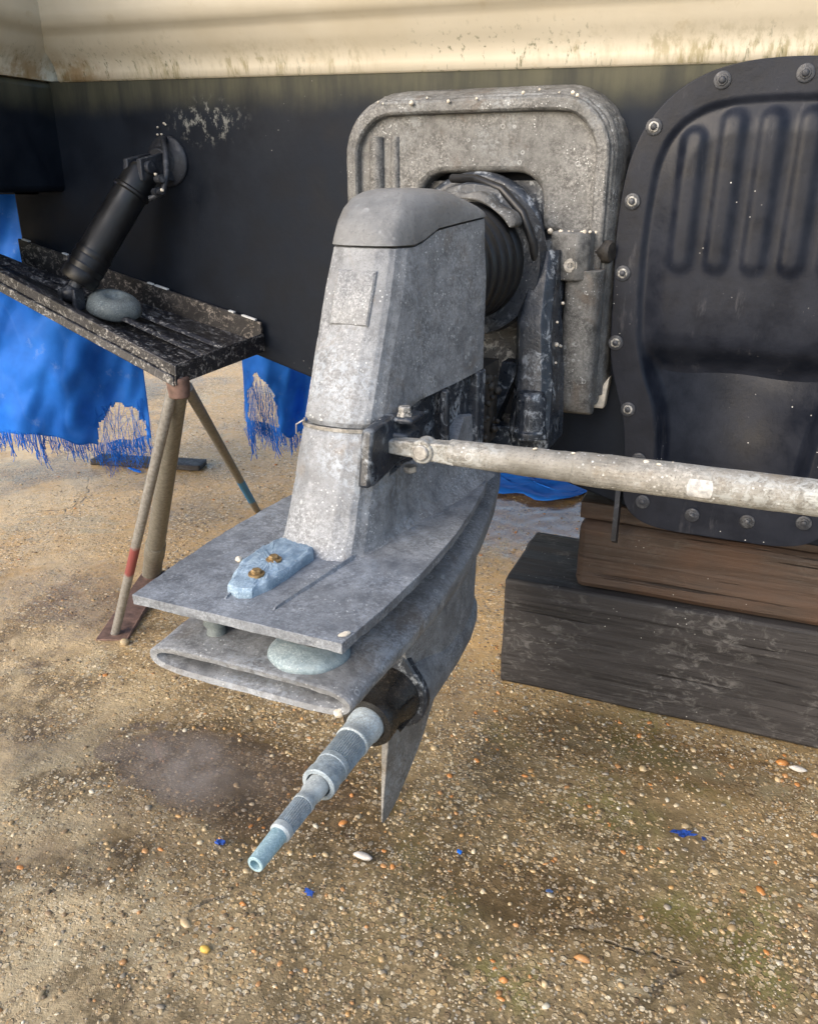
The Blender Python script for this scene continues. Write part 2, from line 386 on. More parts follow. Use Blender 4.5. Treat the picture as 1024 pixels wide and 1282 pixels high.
    h = n.math('MULTIPLY', n.math('ADD', h, n.math('MULTIPLY', sm_, 1.2)), n.math('SUBTRACT', 1., n.math('MAXIMUM', n.math('MULTIPLY', wet, .35), n.math('MULTIPLY', farwet, .85))))
    b = n.bump(h, .9, .0035)
    b = n.bump(fine, n.math('MULTIPLY', n.math('SUBTRACT', 1., farwet), .6), .0012, b)
    rough = n.math('SUBTRACT', n.math('SUBTRACT', n.rng(n.noise(60, 4), .3, .7, .3, .62), n.math('MULTIPLY', wet, .36)), n.math('MULTIPLY', farwet, .3)); rough = n.math('MAXIMUM', rough, .07)
    return n.fin(c, rough, 0, b, .5)
def NOISEC(n, sc):
    nz = n.n.new('ShaderNodeTexNoise'); n.l.new(n.co, nz.inputs['Vector']); nz.inputs['Scale'].default_value = sc; nz.inputs['Detail'].default_value = 5
    return nz.outputs['Color']
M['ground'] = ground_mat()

def stone_mat():
    n = NT('loose_stone'); a = n.n.new('ShaderNodeAttribute'); a.attribute_name = 'Col'
    f = n.noise(350, 4, .7)
    c = n.mix(n.math('MULTIPLY', n.rng(f, .45, .7), .45), a.outputs['Color'], n.mix(1, a.outputs['Color'], (.45,.42,.4), 'MULTIPLY'))
    return n.fin(c, n.rng(n.noise(25, 3), .35, .65, .14, .42), 0, n.bump(f, .3, .0008), .5)
M['stone'] = stone_mat()

def water_mat():
    n = NT('shallow_water')
    n.n.remove(n.p)
    tr = n.n.new('ShaderNodeBsdfTransparent'); tr.inputs[0].default_value = (.9,.88,.87,1)
    gl = n.n.new('ShaderNodeBsdfGlossy'); gl.inputs['Roughness'].default_value = .03
    fr = n.n.new('ShaderNodeFresnel'); fr.inputs['IOR'].default_value = 1.33
    b = n.bump(n.noise(30, 2), .05, .001); n.l.new(b, gl.inputs['Normal']); n.l.new(b, fr.inputs['Normal'])
    ge = n.n.new('ShaderNodeNewGeometry'); fac = n.math('MULTIPLY', fr.outputs[0], n.math('SUBTRACT', 1., ge.outputs['Backfacing']))
    mx = n.n.new('ShaderNodeMixShader'); n.l.new(fac, mx.inputs[0]); n.l.new(tr.outputs[0], mx.inputs[1]); n.l.new(tr.outputs[0], mx.inputs[2])
    df = n.n.new('ShaderNodeBsdfDiffuse'); df.inputs[0].default_value = (.33,.30,.285,1); m2 = n.n.new('ShaderNodeMixShader'); dd = n.n.new('ShaderNodeVectorMath'); dd.operation = 'DISTANCE'; n.l.new(n.scale((1, 1.9, 0)), dd.inputs[0]); dd.inputs[1].default_value = (-.42, .69, 0); n.put(n.math('MULTIPLY', n.rng(n.noise(7, 4), .36, .62, .15, .6), n.rng(n.math('ADD', dd.outputs['Value'], n.math('MULTIPLY', n.noise(14, 4), .12)), .31, .1, .08, 1.)), m2.inputs[0]); n.l.new(mx.outputs[0], m2.inputs[1]); n.l.new(df.outputs[0], m2.inputs[2])
    m3 = n.n.new('ShaderNodeMixShader'); n.l.new(fac, m3.inputs[0]); n.l.new(m2.outputs[0], m3.inputs[1]); n.l.new(gl.outputs[0], m3.inputs[2]); n.l.new(m3.outputs[0], n.out.inputs[0]); return n.mat
M['water'] = water_mat()

_TX = {}
def rough_cast(o, st=.0016, size=.02, lev=2):
    if size not in _TX:
        t = bpy.data.textures.new('lumps', 'CLOUDS'); t.noise_scale = size; t.noise_depth = 3; _TX[size] = t
    q = o.modifiers.new('dense', 'SUBSURF'); q.subdivision_type = 'SIMPLE'; q.levels = q.render_levels = lev
    d = o.modifiers.new('lumps', 'DISPLACE'); d.texture = _TX[size]; d.strength = st; d.mid_level = .5; d.texture_coords = 'LOCAL'
    return o
# ------------------------------------------------------------------ ground
CAM = Vector((.4267, -.5625, .95))
_k = rng.normal(size=(26, 2)); _k *= (rng.uniform(3, 16, 26)/np.linalg.norm(_k, axis=1))[:, None]; _ph = rng.uniform(0, 6.28, 26)
def gz(x, y):
    x = np.asarray(x, float); y = np.asarray(y, float); h = np.zeros(np.broadcast(x, y).shape)
    for k, p in zip(_k, _ph): h = h + np.sin(k[0]*x + k[1]*y + p)/np.hypot(*k)
    h = h*.0032
    h = h + .0009*np.sin(41*x+3*np.sin(23*y))*np.sin(37*y+2*np.sin(19*x)) + .0006*np.sin(83*x+1)*np.sin(71*y+4*np.sin(13*x))
    h = h - .0075*np.exp(-(((x+.36)/.22)**2 + ((y-.36)/.1)**2)) - .004*np.exp(-(((x+.1)/.2)**2 + ((y-.36)/.09)**2))
    h = h + .006*np.exp(-(((x+.62)/.35)**2 + ((y-.62)/.12)**2))
    near = np.exp(-((np.hypot(x+.3, y-.6))/4.)**4)
    return h*near
def ground():
    def axis(lo, hi, st):
        a = list(np.arange(lo, hi, st)); d = st
        while a[-1] < 260: d *= 1.35; a.append(a[-1] + d)
        d = st
        while a[0] > -260: d *= 1.35; a.insert(0, a[0] - d)
        return np.array(a)
    xs, ys = axis(-2.6, 1.2, .012), axis(-.5, 2.8, .012)
    X, Y = np.meshgrid(xs, ys); Z = gz(X, Y)
    nx, ny = len(xs), len(ys)
    V = np.stack([X, Y, Z], -1).reshape(-1, 3)
    i = np.arange(nx-1)[None, :] + np.arange(ny-1)[:, None]*nx
    F = np.stack([i, i+1, i+1+nx, i+nx], -1).reshape(-1, 4)
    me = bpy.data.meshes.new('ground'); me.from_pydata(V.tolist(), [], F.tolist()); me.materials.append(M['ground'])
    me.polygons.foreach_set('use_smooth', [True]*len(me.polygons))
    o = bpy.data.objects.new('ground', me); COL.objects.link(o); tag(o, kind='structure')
ground()

PAL = np.array([(.30,.205,.105),(.36,.25,.13),(.40,.19,.065),(.44,.34,.21),(.56,.48,.36),(.14,.095,.06),(.24,.22,.2),(.2,.13,.075),(.5,.27,.09),(.62,.58,.5),(.05,.045,.04)])
PW = np.array([.23,.2,.055,.17,.09,.1,.05,.1,.015,.03,.01]); PW = PW/PW.sum()
def gravel():
    # one stone = a squashed low ball, 6x3 rings + poles
    phi = np.array([.75, 1.45, 2.1]); a = np.arange(6)*PI/3
    base = [(0, 0, 1)] + [(math.sin(p)*math.cos(t+.5*k), math.sin(p)*math.sin(t+.5*k), math.cos(p)) for k, p in enumerate(phi) for t in a]
    base = np.array(base); nb = len(base)
    f = [(0, 1+i, 1+(i+1) % 6) for i in range(6)]
    fq = [(1+k*6+i, 1+(k+1)*6+i, 1+(k+1)*6+(i+1) % 6, 1+k*6+(i+1) % 6) for k in range(2) for i in range(6)]
    P = []
    def batch(n, x0, x1, y0, y1, r0, r1, keep):
        x = rng.uniform(x0, x1, n); y = rng.uniform(y0, y1, n); k = keep(x, y) > rng.random(n)
        x, y = x[k], y[k]; r = r0*(r1/r0)**(rng.random(len(x))**1.9)
        P.append(np.stack([x, y, r], 1))
    def clump(x, y):
        c = .5 + .5*np.sin(9*x+3*np.sin(5*y)+1)*np.sin(11*y+2*np.sin(7*x)) + .3*np.sin(31*x+5)*np.sin(27*y)
        wetz = np.exp(-(((x+.33)/.26)**2+((y-.37)/.11)**2))
        dryz = sm(-.02, .25, -.55*x-.55*y)
        return np.clip(.25 + .6*c, .06, 1)*(1-.95*wetz)*(1-.55*dryz)
    batch(56000, -.6, 1.0, -.25, 1.0, .0013, .0052, clump)
    batch(14000, -1.9, .4, .5, 2.3, .0018, .006, clump)
    batch(4500, -.6, 1.0, -.25, 1.0, .0009, .0018, lambda x, y: np.full_like(x, .9))
    batch(330, -.5, .95, -.2, .95, .005, .0085, lambda x, y: np.full_like(x, .8))
    batch(900, -.2, .9, .62, .84, .002, .0065, lambda x, y: np.exp(-((y-.78+.03*np.sin(8*x))/.045)**2))
    batch(60, .55, .64, .73, .8, .004, .011, lambda x, y: np.full_like(x, .6))
    P = np.concatenate(P); n = len(P)
    ok = ~((P[:,0] > .02) & (P[:,1] > .835) & (P[:,1] < 1.1)); P = P[ok]; n = len(P)
    Z = gz(P[:,0], P[:,1])
    sx = rng.uniform(.75, 1.45, n); sy = rng.uniform(.7, 1.15, n); sz = rng.uniform(.4, .8, n); th = rng.uniform(0, 6.28, n)
    B = base[None]*(1+rng.normal(0, .12, (n, nb, 1)))
    bx, by, bz = B[..., 0]*sx[:, None], B[..., 1]*sy[:, None], B[..., 2]*sz[:, None]
    ct, st = np.cos(th)[:, None], np.sin(th)[:, None]; r = P[:, 2][:, None]
    V = np.stack([P[:, 0][:, None]+r*(bx*ct-by*st), P[:, 1][:, None]+r*(bx*st+by*ct), Z[:, None]+r*(bz+rng.uniform(-.75, .05, n)[:, None])], -1).reshape(-1, 3)
    off = np.arange(n)*nb
    T = (np.array(f)[None]+off[:, None, None]).reshape(-1, 3); Q = (np.array(fq)[None]+off[:, None, None]).reshape(-1, 4)
    me = bpy.data.meshes.new('gravel'); me.from_pydata(V.tolist(), [], T.tolist()+Q.tolist())
    c = PAL[rng.choice(len(PAL), n, p=PW)]*rng.uniform(.7, 1.15, (n, 1))*np.array([[.98,.97,.9]])*.8+np.array([[.075,.06,.037]])
    tiny = P[:, 2] < .0018; c[tiny] = c[tiny]*.5+np.array([[.3,.27,.21]])
    big = P[:, 2] > .005
    c[big] = np.where(rng.random((big.sum(), 1)) < .18, np.array([[.46,.2,.06]]), c[big])
    ca = me.color_attributes.new('Col', 'FLOAT_COLOR', 'POINT')
    ca.data.foreach_set('color', np.concatenate([np.repeat(c, nb, 0), np.ones((n*nb, 1))], 1).ravel())
    me.materials.append(M['stone']); me.polygons.foreach_set('use_smooth', [True]*len(me.polygons))
    o = bpy.data.objects.new('gravel', me); COL.objects.link(o)
    tag(o, 'small tan, orange and pale stones strewn over the wet concrete', 'gravel', kind='stuff')
gravel()

def puddle():
    b = MB(); n = 64
    q = rng.random((3000, 2))*2-1; q = q[(q**2).sum(1) < 1]; lev = float(np.percentile(gz(-.41+.25*q[:, 0], .365+.14*q[:, 1]), 66))
    b.v = [(-.41+(.27+.04*math.sin(3*t+1)+.03*math.sin(7*t))*math.cos(t), .365+(.15+.03*math.sin(2*t+2)+.02*math.sin(5*t))*math.sin(t), lev) for t in [2*PI*i/n for i in range(n)]]; b.face(tuple(range(n)))
    o = b.build('puddle', M['water'], None, smooth=False); o.data.polygons[0].normal.z > 0 or o.data.flip_normals(); tag(o, kind='structure')
puddle()

# ------------------------------------------------------------------ boat hull
T = .8                                   # the transom plane
def zbot(x): return max(.498 - .28*x, .409, .409 + .28*(x-.75))
def hull():
    root = thing('boat_hull', (.46, T, .409), 'black antifouled boat stern with stained cream gelcoat above, standing on timber blocks', 'boat')
    ztop = lambda x: 1.135 - .0215*(x+.9)
    # transom: thick wall
    b = MB(); xs = [-1.07, -.8, -.5, -.2, 0, .318, .75, 1.2, 1.7]
    f0 = [(x, T, zbot(x)) for x in xs] + [(x, T, ztop(x)) for x in xs[::-1]]
    b.prism(f0, (0, .05, 0)); b.build('transom', M['antifoul'], root, bevel=.004)
    # V bottom running forward
    b = MB(); rings = []
    for y, lift, wd in ((T+.052, 0, 1), (1.7, .03, 1), (2.4, .14, .97), (3.0, .34, .8), (3.5, .6, .5)):
        rings.append([(.46+(x-.46)*wd, y, zbot(x)+.002+lift) for x in xs] + [(.46+(x-.46)*wd, y, zbot(x)+.06+lift) for x in xs[::-1]])
    b.loft(rings); b.build('hull_bottom', M['antifoul'], root, bevel=.01)
    # side extension that reaches aft of the transom on the left, and the topsides it belongs to
    b = MB(); ins = lambda z: ztop(-.93)
    b.hexa([(-1.72, -.1, .935), (-1.72, -.1, 1.17), (-1.72, 3.4, .935), (-1.72, 3.4, 1.17), (-.925, -.1, .935), (-.925, -.1, 1.134), (-.925, T-.002, .935), (-.925, T-.002, 1.134)])
    b.build('side_extension', M['antifoul'], root, bevel=.012, seg=3)
    b = MB(); b.hexa([(-1.72, T, .93), (-1.72, T, 1.13), (-1.72, 3.4, .93), (-1.72, 3.4, 1.13), (-1.0, T, .93), (-1.0, T, 1.13), (-1.0, 3.4, .9), (-1.0, 3.4, 1.13)])
    b.build('topside', M['antifoul'], root)
    # cream gelcoat moulding: profile (aft offset, height above the boundary)
    prof = [(.006, -.004), (-.001, -.001), (-.003, .012), (-.007, .024), (-.014, .034), (-.022, .043), (-.030, .053), (-.037, .064), (-.042, .071), (-.050, .076), (-.058, .084), (-.066, .10), (-.10, .4), (.2, .42)]
    prof = [(a, h) for a, h in prof]
    xl = -.9
    b = MB(); rings = []
    for x in (xl, -.6, -.2, .2, .6, 1.1, 1.7):
        rings.append([(x, T-.004+a, ztop(x)+.001+h) for a, h in prof])
    b.loft(rings, False, False, closed=False)
    b.build('stern_moulding', M['gelcoat'], root, ang=60)
    # the same moulding returned along the side extension
    prof2 = [(-.02, -.002), (.001, -.001), (.003, .012), (.007, .024), (.014, .034), (.022, .043), (.030, .053), (.037, .064), (.042, .071), (.050, .076), (.058, .084), (.066, .10), (.10, .4)]
    b = MB(); rings = []
    for y in (T+.02, .5, .1, -.12):
        rings.append([(-.925+.002+a, y, 1.136+h) for a, h in prof2])
    b.loft(rings, False, False, closed=False)
    b.build('side_moulding', M['gelcoat'], root, ang=60)
    # small drain lug under the transom edge
    b = MB(); b.hexa([(.228, .772, .375), (.228, .772, .47), (.228, .80, .36), (.228, .80, .47), (.236, .772, .375), (.236, .772, .47), (.236, .80, .36), (.236, .80, .47)])
    b.build('lug', M['black_hardware'], root)
hull()

# ------------------------------------------------------------------ outdrive
def plan(rear, wr, wm, wf, front, bulge=.012, n=10):
    """plan outline of the leg at one height: rounded back, sides widening forward (x right); starts back centre, anticlockwise from above"""
    pts = []
    # right side from the back centre to the front
    right = [(0, rear-bulge), (wr*.45, rear-bulge*.9), (wr*.8, rear-bulge*.45), (wr*.93, rear-bulge*.1), (wr, rear+.006), (wr+.0045, rear+.014), (wr+.0075, rear+.025), (wr+.011, rear+.042),
             (wr+(wm-wr)*.55, rear+(front-rear)*.38), (wm, rear+(front-rear)*.62), (wf*.99, rear+(front-rear)*.85), (wf, front-.022), (wf-.006, front-.008), (wf-.022, front), (wf*.4, front+.001)]
    left = [(-x, y) for x, y in right[1:]][::-1]
    return right + left

def outdrive():
    root = thing('outdrive', (0, .35, .05), 'grey corroded sterndrive leg hanging on the transom, its propeller taken off', 'outdrive')
    # --- upper housing
    rear = lambda z: .200 + (z-.66)*.43
    def seam(x, y):
        s = float(sm(.318, .385, y)); return .884 + .019*s + .010*max(0, y-.385)/.1*s
    b = MB(); rings = []
    zs = [.700, .706, .76, .80, .84]
    for k, z in enumerate(zs):
        z_rear = z; ins = .004 if k == 0 else 0
        ring = []
        for x, y in plan(rear(z)+ins, .044-ins, .074-ins, .086-ins, .489-ins*.5):
            zz = z + (.0 if k > 2 else 1)*max(0, y-.23)*.11*(1-k/3.)
            ring.append((x, y, zz))
        rings.append(ring)
    for fr in (.5, .94, 1.0):
        ring = []
        for x, y in plan(rear(.84+.044*fr), .044-.002*fr, .073, .085, .488-.006*fr):
            ring.append((x*(1-.015*fr), y, .84 + (seam(x, y)-.84)*fr))
        rings.append(ring)
    b.loft(rings)
    # raised pad on the back face
    up = rough_cast(b.build('upper_housing', M['cast'], root, ang=62, bevel=0), .0014, .03, 3)
    b = MB(); pad = []
    for d, o in ((0., 0), (.0018, .002)):
        pad.append([(x, rear(z)-.0125-d + (abs(x)/.05)**2*.006, z) for x, z in ((-.024+o, .805+o), (.024-o, .805+o), (.024-o, .862-o), (-.024+o, .862-o))])
    b.loft(pad); b.build('blank_pad', M['cast_pad'], up, ang=40)
    # --- top cover
    b = MB(); rings = []
    g = .0018
    def dome(fr, sx, ry, fy, h):
        ring = []
        base = plan(rear(.886), .042, .073, .084, .482)
        cy = .40
        for x, y in base:
            z0 = seam(x, y)+.0022
            yy = cy + (y-cy)*((ry if y < cy else fy)); xx = x*sx
            ztop = .946 - 5.5*max(0, yy-.40)**2 - 1.8*max(0, .36-yy)**2
            ring.append((xx, yy, z0 + (ztop-z0)*h))
        return ring
    rings = [dome(0, 1.0, 1.0, 1.0, 0), dome(0, 1.02, 1.02, 1.0, .02), dome(0, 1.01, .97, 1.0, .22), dome(0, .98, .9, .99, .45), dome(0, .92, .8, .97, .66), dome(0, .82, .66, .93, .83), dome(0, .66, .5, .85, .93), dome(0, .45, .33, .66, .98), dome(0, .2, .15, .4, 1.0)]
    b.loft(rings)
    cov = b.build('top_cover', M['cast_cap'], root, ang=50)
    b = MB(); b.lathe((.012, .40, .9405), (0, -.12, 1), [(0, .0085), (.003, .0085), (.0042, .007), (.0042, .004), (.002, .0035)], 20)
    b.build('screw_cap', M['steel'], cov)
    # --- black adapter between the housings
    b = MB(); rings = []
    for z, i in ((.612, .004), (.64, .006), (.69, .007), (.712, .006), (.728, .008)):
        rings.append([(x, y, z) for x, y in plan(rear(.70)+.02, .044-i, .07-i, .084-i, .486)])
    b.loft(rings)
    b.box((.066, .36, .63), (.077, .372, .715)); b.box((.07, .445, .615), (.088, .475, .722)); b.box((-.088, .445, .615), (-.07, .475, .722))
    b.build('adapter', M['black_worn'], root, ang=40, bevel=.003)
    # --- lower leg
    b = MB(); rings = []
    for z, wr, wm, wf, fr, ad in ((.566, .051, .096, .1, .52, -.006), (.570, .048, .088, .096, .512, -.003), (.577, .0465, .079, .09, .505, -.001), (.590, .0465, .07, .085, .498, 0), (.612, .045, .063, .08, .49, 0), (.634, .045, .059, .077, .484, 0), (.640, .043, .055, .073, .48, .002)):
        rings.append([(x, y, z + max(0, y-.36)*.06*(1 if z > .6 else 0)) for x, y in plan(rear(z)+ad, wr, wm, wf, fr)])
    b.loft(rings)
    rings = []
    for z in (.62, .66, .692, .6975):
        i = .002 if z > .695 else 0
        ring = plan(rear(z)+i, .0445-i, .05, .048, rear(z)+.058, n=8); rings.append([(x, y, z) for x, y in ring])
    b.loft(rings)
    # rising web ahead of the black bracket
    for sx in (1, -1):
        b.hexa([(sx*.06, .37, .63), (sx*.06, .415, .672), (sx*.06, .485, .63), (sx*.06, .485, .668), (sx*.082, .37, .63), (sx*.08, .415, .668), (sx*.083, .485, .63), (sx*.08, .485, .66)])
    leg = rough_cast(b.build('lower_leg', M['cast'], root, ang=62), .0016, .02, 3)
    # --- clip band round the joint
    b = MB(); pts = plan(rear(.6985)-.0012, .0455, .05, .05, .30)
    n = len(pts); seq = [pts[i % n] for i in range(-5, 7)]
    for a, c in zip(seq, seq[1:]):
        b.hexa([(a[0], a[1], .6965), (a[0], a[1], .7005), (a[0]*.96, a[1]+.002, .6965), (a[0]*.96, a[1]+.002, .7005), (c[0], c[1], .6965), (c[0], c[1], .7005), (c[0]*.96, c[1]+.002, .6965), (c[0]*.96, c[1]+.002, .7005)])
    b.tube([(-.046, rear(.7)+.01, .7), (-.055, rear(.7)+.004, .694), (-.058, rear(.7)+.008, .682), (-.05, rear(.7)+.02, .676)], .0011, 8)
    b.build('joint_band', M['steel'], root)
    # --- anti-ventilation plate
    R_ = [(.118, 0), (.125, .08), (.128, .17), (.125, .27), (.117, .35), (.106, .43), (.09, .5), (.065, .56), (.03, .6), (0, .61)]
    out = R_ + [(-x, y) for x, y in R_[::-1][1:]]
    b = MB(); b.prism([(x, y-.003, .558) for x, y in out], (0, 0, .0105))
    # shallow ridges running forward from the trailing edge to the leg
    for x0, x1 in ((.028, .05), (-.028, -.05)):
        b.hexa([(x0-.003, .02, .566), (x0-.0005, .03, .5705), (x1-.004, .2, .566), (x1-.0005, .2, .5735), (x0+.003, .02, .566), (x0+.0005, .03, .5705), (x1+.004, .2, .566), (x1+.0005, .2, .5735)])
    rough_cast(b.build('ventilation_plate', M['cast_plate'], root, ang=40, bevel=.0022), .0022, .016, 5)
    # --- hollow exhaust housing under the plate
    b = MB(); N = 56
    def sec(y, a, zt, zb, pt=.32, pb=.32, bw=0.):
        ring = []; zm = (zt+zb)/2 if bw == 0 else zt-.016
        for i in range(N):
            t = 2*PI*i/N; c, s = math.cos(t), math.sin(t)
            x = a*math.copysign(abs(c)**pt, c)
            if s >= 0: z = zm + (zt-zm)*abs(s)**.9
            else:
                q = abs(s); z = zm + (zb-zm)*q**.9; x = x*(1-bw) + bw*a*math.copysign(abs(c)**1.5, c)
            ring.append((x, y, z))
        return ring
    zt0, zb0 = .507, .476
    rings = [sec(.12, .085, .4945, .4895), sec(.05, .101, .497, .486), sec(.018, .107, .4985, .4845), sec(.011, .110, .5005, .4825), sec(.0095, .1175, .5065, .4765), sec(.012, .1195, .508, .475),
             sec(.06, .121, .510, .468, .34, .34, .15), sec(.13, .124, .513, .455, .36, .4, .4), sec(.22, .126, .517, .435, .4, .5, .7), sec(.33, .121, .522, .415, .5, .5, .9),
             sec(.44, .108, .529, .40, .55, .5, 1), sec(.54, .09, .536, .39, .65, .6, 1), sec(.62, .07, .541, .385, .75, .7, 1), sec(.69, .046, .543, .385, .85, .8, 1), sec(.73, .024, .54, .40, 1, 1, 1), sec(.745, .006, .53, .42, 1, 1, 1)]
    b.loft(rings)
    for q in (sec(.5, .06, .565, .5), ): pass
    b.loft([[(x*.5, .36+(y-.36), z) for x, y, z in ((-.14, .2, z), (.14, .2, z), (.17, .45, z), (.06, .6, z), (-.06, .6, z), (-.17, .45, z))] for z in (.505, .562)])
    rough_cast(b.build('exhaust_housing', M['cast'], root, ang=50), .0024, .02, 2)
    b = MB()
    b.lathe((-.062, .052, .5065), (0, 0, 1), [(0, .011), (.012, .0095), (.014, .013), (.03, .0125), (.036, .008)], 14)
    b.build('stud', M['zinc_dull'], root, ang=50)
    # --- gearcase: strut and torpedo
    b = MB()
    rings = []
    for z, y0, y1, hw in ((.43, .30, .722, .052), (.39, .325, .718, .048), (.35, .345, .714, .046), (.31, .355, .71, .046), (.27, .36, .70, .048), (.235, .36, .68, .046), (.21, .36, .62, .034)):
        r = []
        for i in range(15):
            t = i/14; r.append((hw*(.55+.45*min(1, t*4))*(1-max(0, (t-.42)/.58)**2.2), y0+(y1-y0)*t, z))
        rings.append(r + [(-x, y, z_) for x, y, z_ in r[::-1]])
    b.loft(rings)
    rings = []
    for y, r in ((.362, .053), (.37, .0555), (.42, .0555), (.50, .054), (.57, .049), (.62, .04), (.655, .028), (.675, .016), (.682, .004)):
        rings.append([(r*math.cos(2*PI*i/40), y, .262 + r*math.sin(2*PI*i/40)) for i in range(40)])
    b.loft(rings)
    gc = b.build('gearcase', M['cast'], root, ang=50)
    # --- skeg
    b = MB(); yz = [(.328, .225), (.331, .19), (.320, .10), (.315, .055), (.320, .0495), (.332, .05), (.365, .062), (.41, .085), (.455, .113), (.50, .16), (.55, .22)]
    def th(y, z): return (.0045 + .006*min(1, max(0, (z-.05)/.12)))*(min(1, .25+(y-.315)/.06))
    b.loft([[(-th(y, z), y, z) for y, z in yz], [(th(y, z), y, z) for y, z in yz]])
    b.build('skeg', cast_metal('skeg_alloy', (.14,.135,.125), (.3,.29,.27), .6, 1., (.2,.16,.11), 12.), root, ang=40, bevel=.0012)
    # --- bearing carrier with its teardrop flange
    b = MB(); fl = []
    for r, y in ((.0575, .362), (.0575, .352), (.0545, .349), (.049, .349)):
        ring = []
        for i in range(48):
            t = 2*PI*i/48; k = 1 + .42*max(0, math.cos(t-PI/2))**9
            ring.append((r*k*math.cos(t), y, .262+r*k*math.sin(t)))
        fl.append(ring)
    b.loft(fl)
    bc = b.build('bearing_carrier', M['black_worn'], root, ang=40)
    b = MB(); b.lathe((0, .352, .262), (0, -1, 0), [(0, .048), (.004, .0465), (.03, .041), (.05, .037), (.058, .0385), (.074, .0385), (.079, .036), (.0795, .027), (.07, .026)], 48)
    for k in range(7):
        t = 2*PI*k/7+.3
        b.hexa([(.030*math.cos(t+q)+0*0, yy, .262+rr*math.sin(t+q)) if False else (rr*math.cos(t+q), yy, .262+rr*math.sin(t+q)) for q in (-.05, .05) for yy, rr in ((.35, .03), (.35, .0465), (.31, .03), (.306, .044))])
    b.build('seal_hub', worn_black('oily_hub', (.010,.009,.008), (.16,.13,.1), .35, .16, 2.), bc, ang=40)
    b = MB(); b.lathe((.004, .349, .3345), (0, -1, 0), [(0, .007), (.004, .007), (.005, .0055)], 6); b.build('bolt', M['brass'], bc)
    b = MB(); b.lathe((-.016, .345, .3155), (0, -1, 0), [(0, .0045), (.006, .0045), (.007, .003)], 12); b.build('bolt', M['anode'], bc)
    # --- shafts
    ax = (0, 0, .262); D = (0, -1, 0); y0 = .285
    b = MB(); L = lambda y: y0-y
    spl = lambda n_, d: (lambda a, h: 1 - (d if a % 2 else 0))
    b.lathe((0, y0, .262), D, [(0, .0255), (L(.262), .0255), (L(.258), .0235), (L(.236), .0228), (L(.233), .0238), (L(.228), .0238), (L(.226), .0225)], 48, m=1)
    b.lathe((0, y0, .262), D, [(L(.227), .0222), (L(.178), .0218)], 88, cap0=False, cap1=False, wob=spl(88, .065))
    b.lathe((0, y0, .262), D, [(L(.180), .0222), (L(.172), .0222), (L(.171), .0214), (L(.153), .0214), (L(.152), .0226), (L(.139), .0226), (L(.138), .0212), (L(.138), .0168), (L(.152), .0165)], 48)
    osf = b.build('outer_shaft', [M['shaft'], M['shaft_white']], root, ang=30)
    b = MB(); b.lathe((0, .149, .262), D, [(0, .0166), (.001, .0166)], 32); b.build('bore', M['dark_cavity'], osf)
    b = MB()
    b.lathe((0, .16, .262), D, [(0, .0142), (.038, .0142), (.041, .0128), (.052, .0126), (.054, .0136), (.060, .0136)], 40, m=1)
    b.lathe((0, .16, .262), D, [(.060, .0132), (.103, .0128)], 60, cap0=False, cap1=False, wob=spl(60, .08))
    b.lathe((0, .16, .262), D, [(.102, .0132), (.110, .0132), (.113, .0112)], 40, m=1)
    b.lathe((0, .16, .262), D, [(.112, .0108), (.150, .0101), (.16, .0098), (.161, .009), (.161, .0062), (.150, .0058)], 40, m=2)
    b.build('inner_shaft', [M['shaft'], M['shaft_white'], M['shaft_tip']], root, ang=30)
    # --- bolted anode on the plate: a wasted, pointed lump
    b = MB(); cx, cy = -.020, .098; rings = []
    out = [(-.034, .04), (-.044, .064), (-.052, .088), (-.054, .118), (-.052, .142), (-.047, .163), (-.024, .165), (.001, .156), (.008, .141), (.006, .109), (.006, .084), (.002, .056), (-.004, .039), (-.016, .031)]
    fine = []
    for i in range(len(out)):
        a, c = out[i], out[(i+1) % len(out)]
        for k in range(6): t = k/6; fine.append((a[0]+(c[0]-a[0])*t, a[1]+(c[1]-a[1])*t))
    for s, h in ((1.0, .5685), (1.0, .573), (.985, .5755), (.95, .5775), (.85, .579), (.74, .5785), (.62, .5795), (.5, .580), (.38, .5798), (.25, .5805), (.12, .5806), (.02, .5806)):
        r = []
        for x, y in fine:
            q = Vector((cx+(x-cx)*s, cy+(y-cy)*s, 0)); nz = mnoise.noise(q*90); n2 = mnoise.noise(q*260+Vector((5, 0, 0))); n3 = mnoise.noise(q*620)
            e = 1+.05*mnoise.noise(Vector((x*110, y*110, 2)))*(s > .9)
            r.append((cx+(x-cx)*s*e, cy+(y-cy)*s*e, h+(.0022*nz+.0018*abs(n2)+.0012*n3)*(s < .99)))
        rings.append(r)
    b.loft(rings); an = b.build('anode', M['anode'], root, ang=28)
    for p in ((-.016, .066), (-.018, .102)):
        b = MB(); b.lathe((p[0], p[1], .579), (0, 0, 1), [(0, .0085), (.0028, .0085), (.003, .006)], 20); b.lathe((p[0], p[1], .580), (0, 0, 1), [(0, .0056), (.005, .0056), (.006, .0045)], 6)
        b.build('bolt', M['brass'], an)
    b = MB()
    for k in range(16):
        b.blob((-.045+.028*random.random(), .16+.03*random.random(), .572), .003+.003*random.random(), 0, k)
    b.build('scale_crust', M['dark_cavity'], root)
    barnacle(root, (-.065, .105, .571), .004); barnacle(root, (.113, .012, .569), .0035, (1, 1.8, .7)); barnacle(root, (.105, .010, .482), .005)
    for k in range(9): barnacle(root, (-.01+.03*random.random(), .09+.02*random.random(), .511), .0022+.003*random.random())
    for k in range(10): barnacle(root, (.135+.004*random.random(), .635+.05*random.random(), .60+.25*random.random()), .002+.0028*random.random())
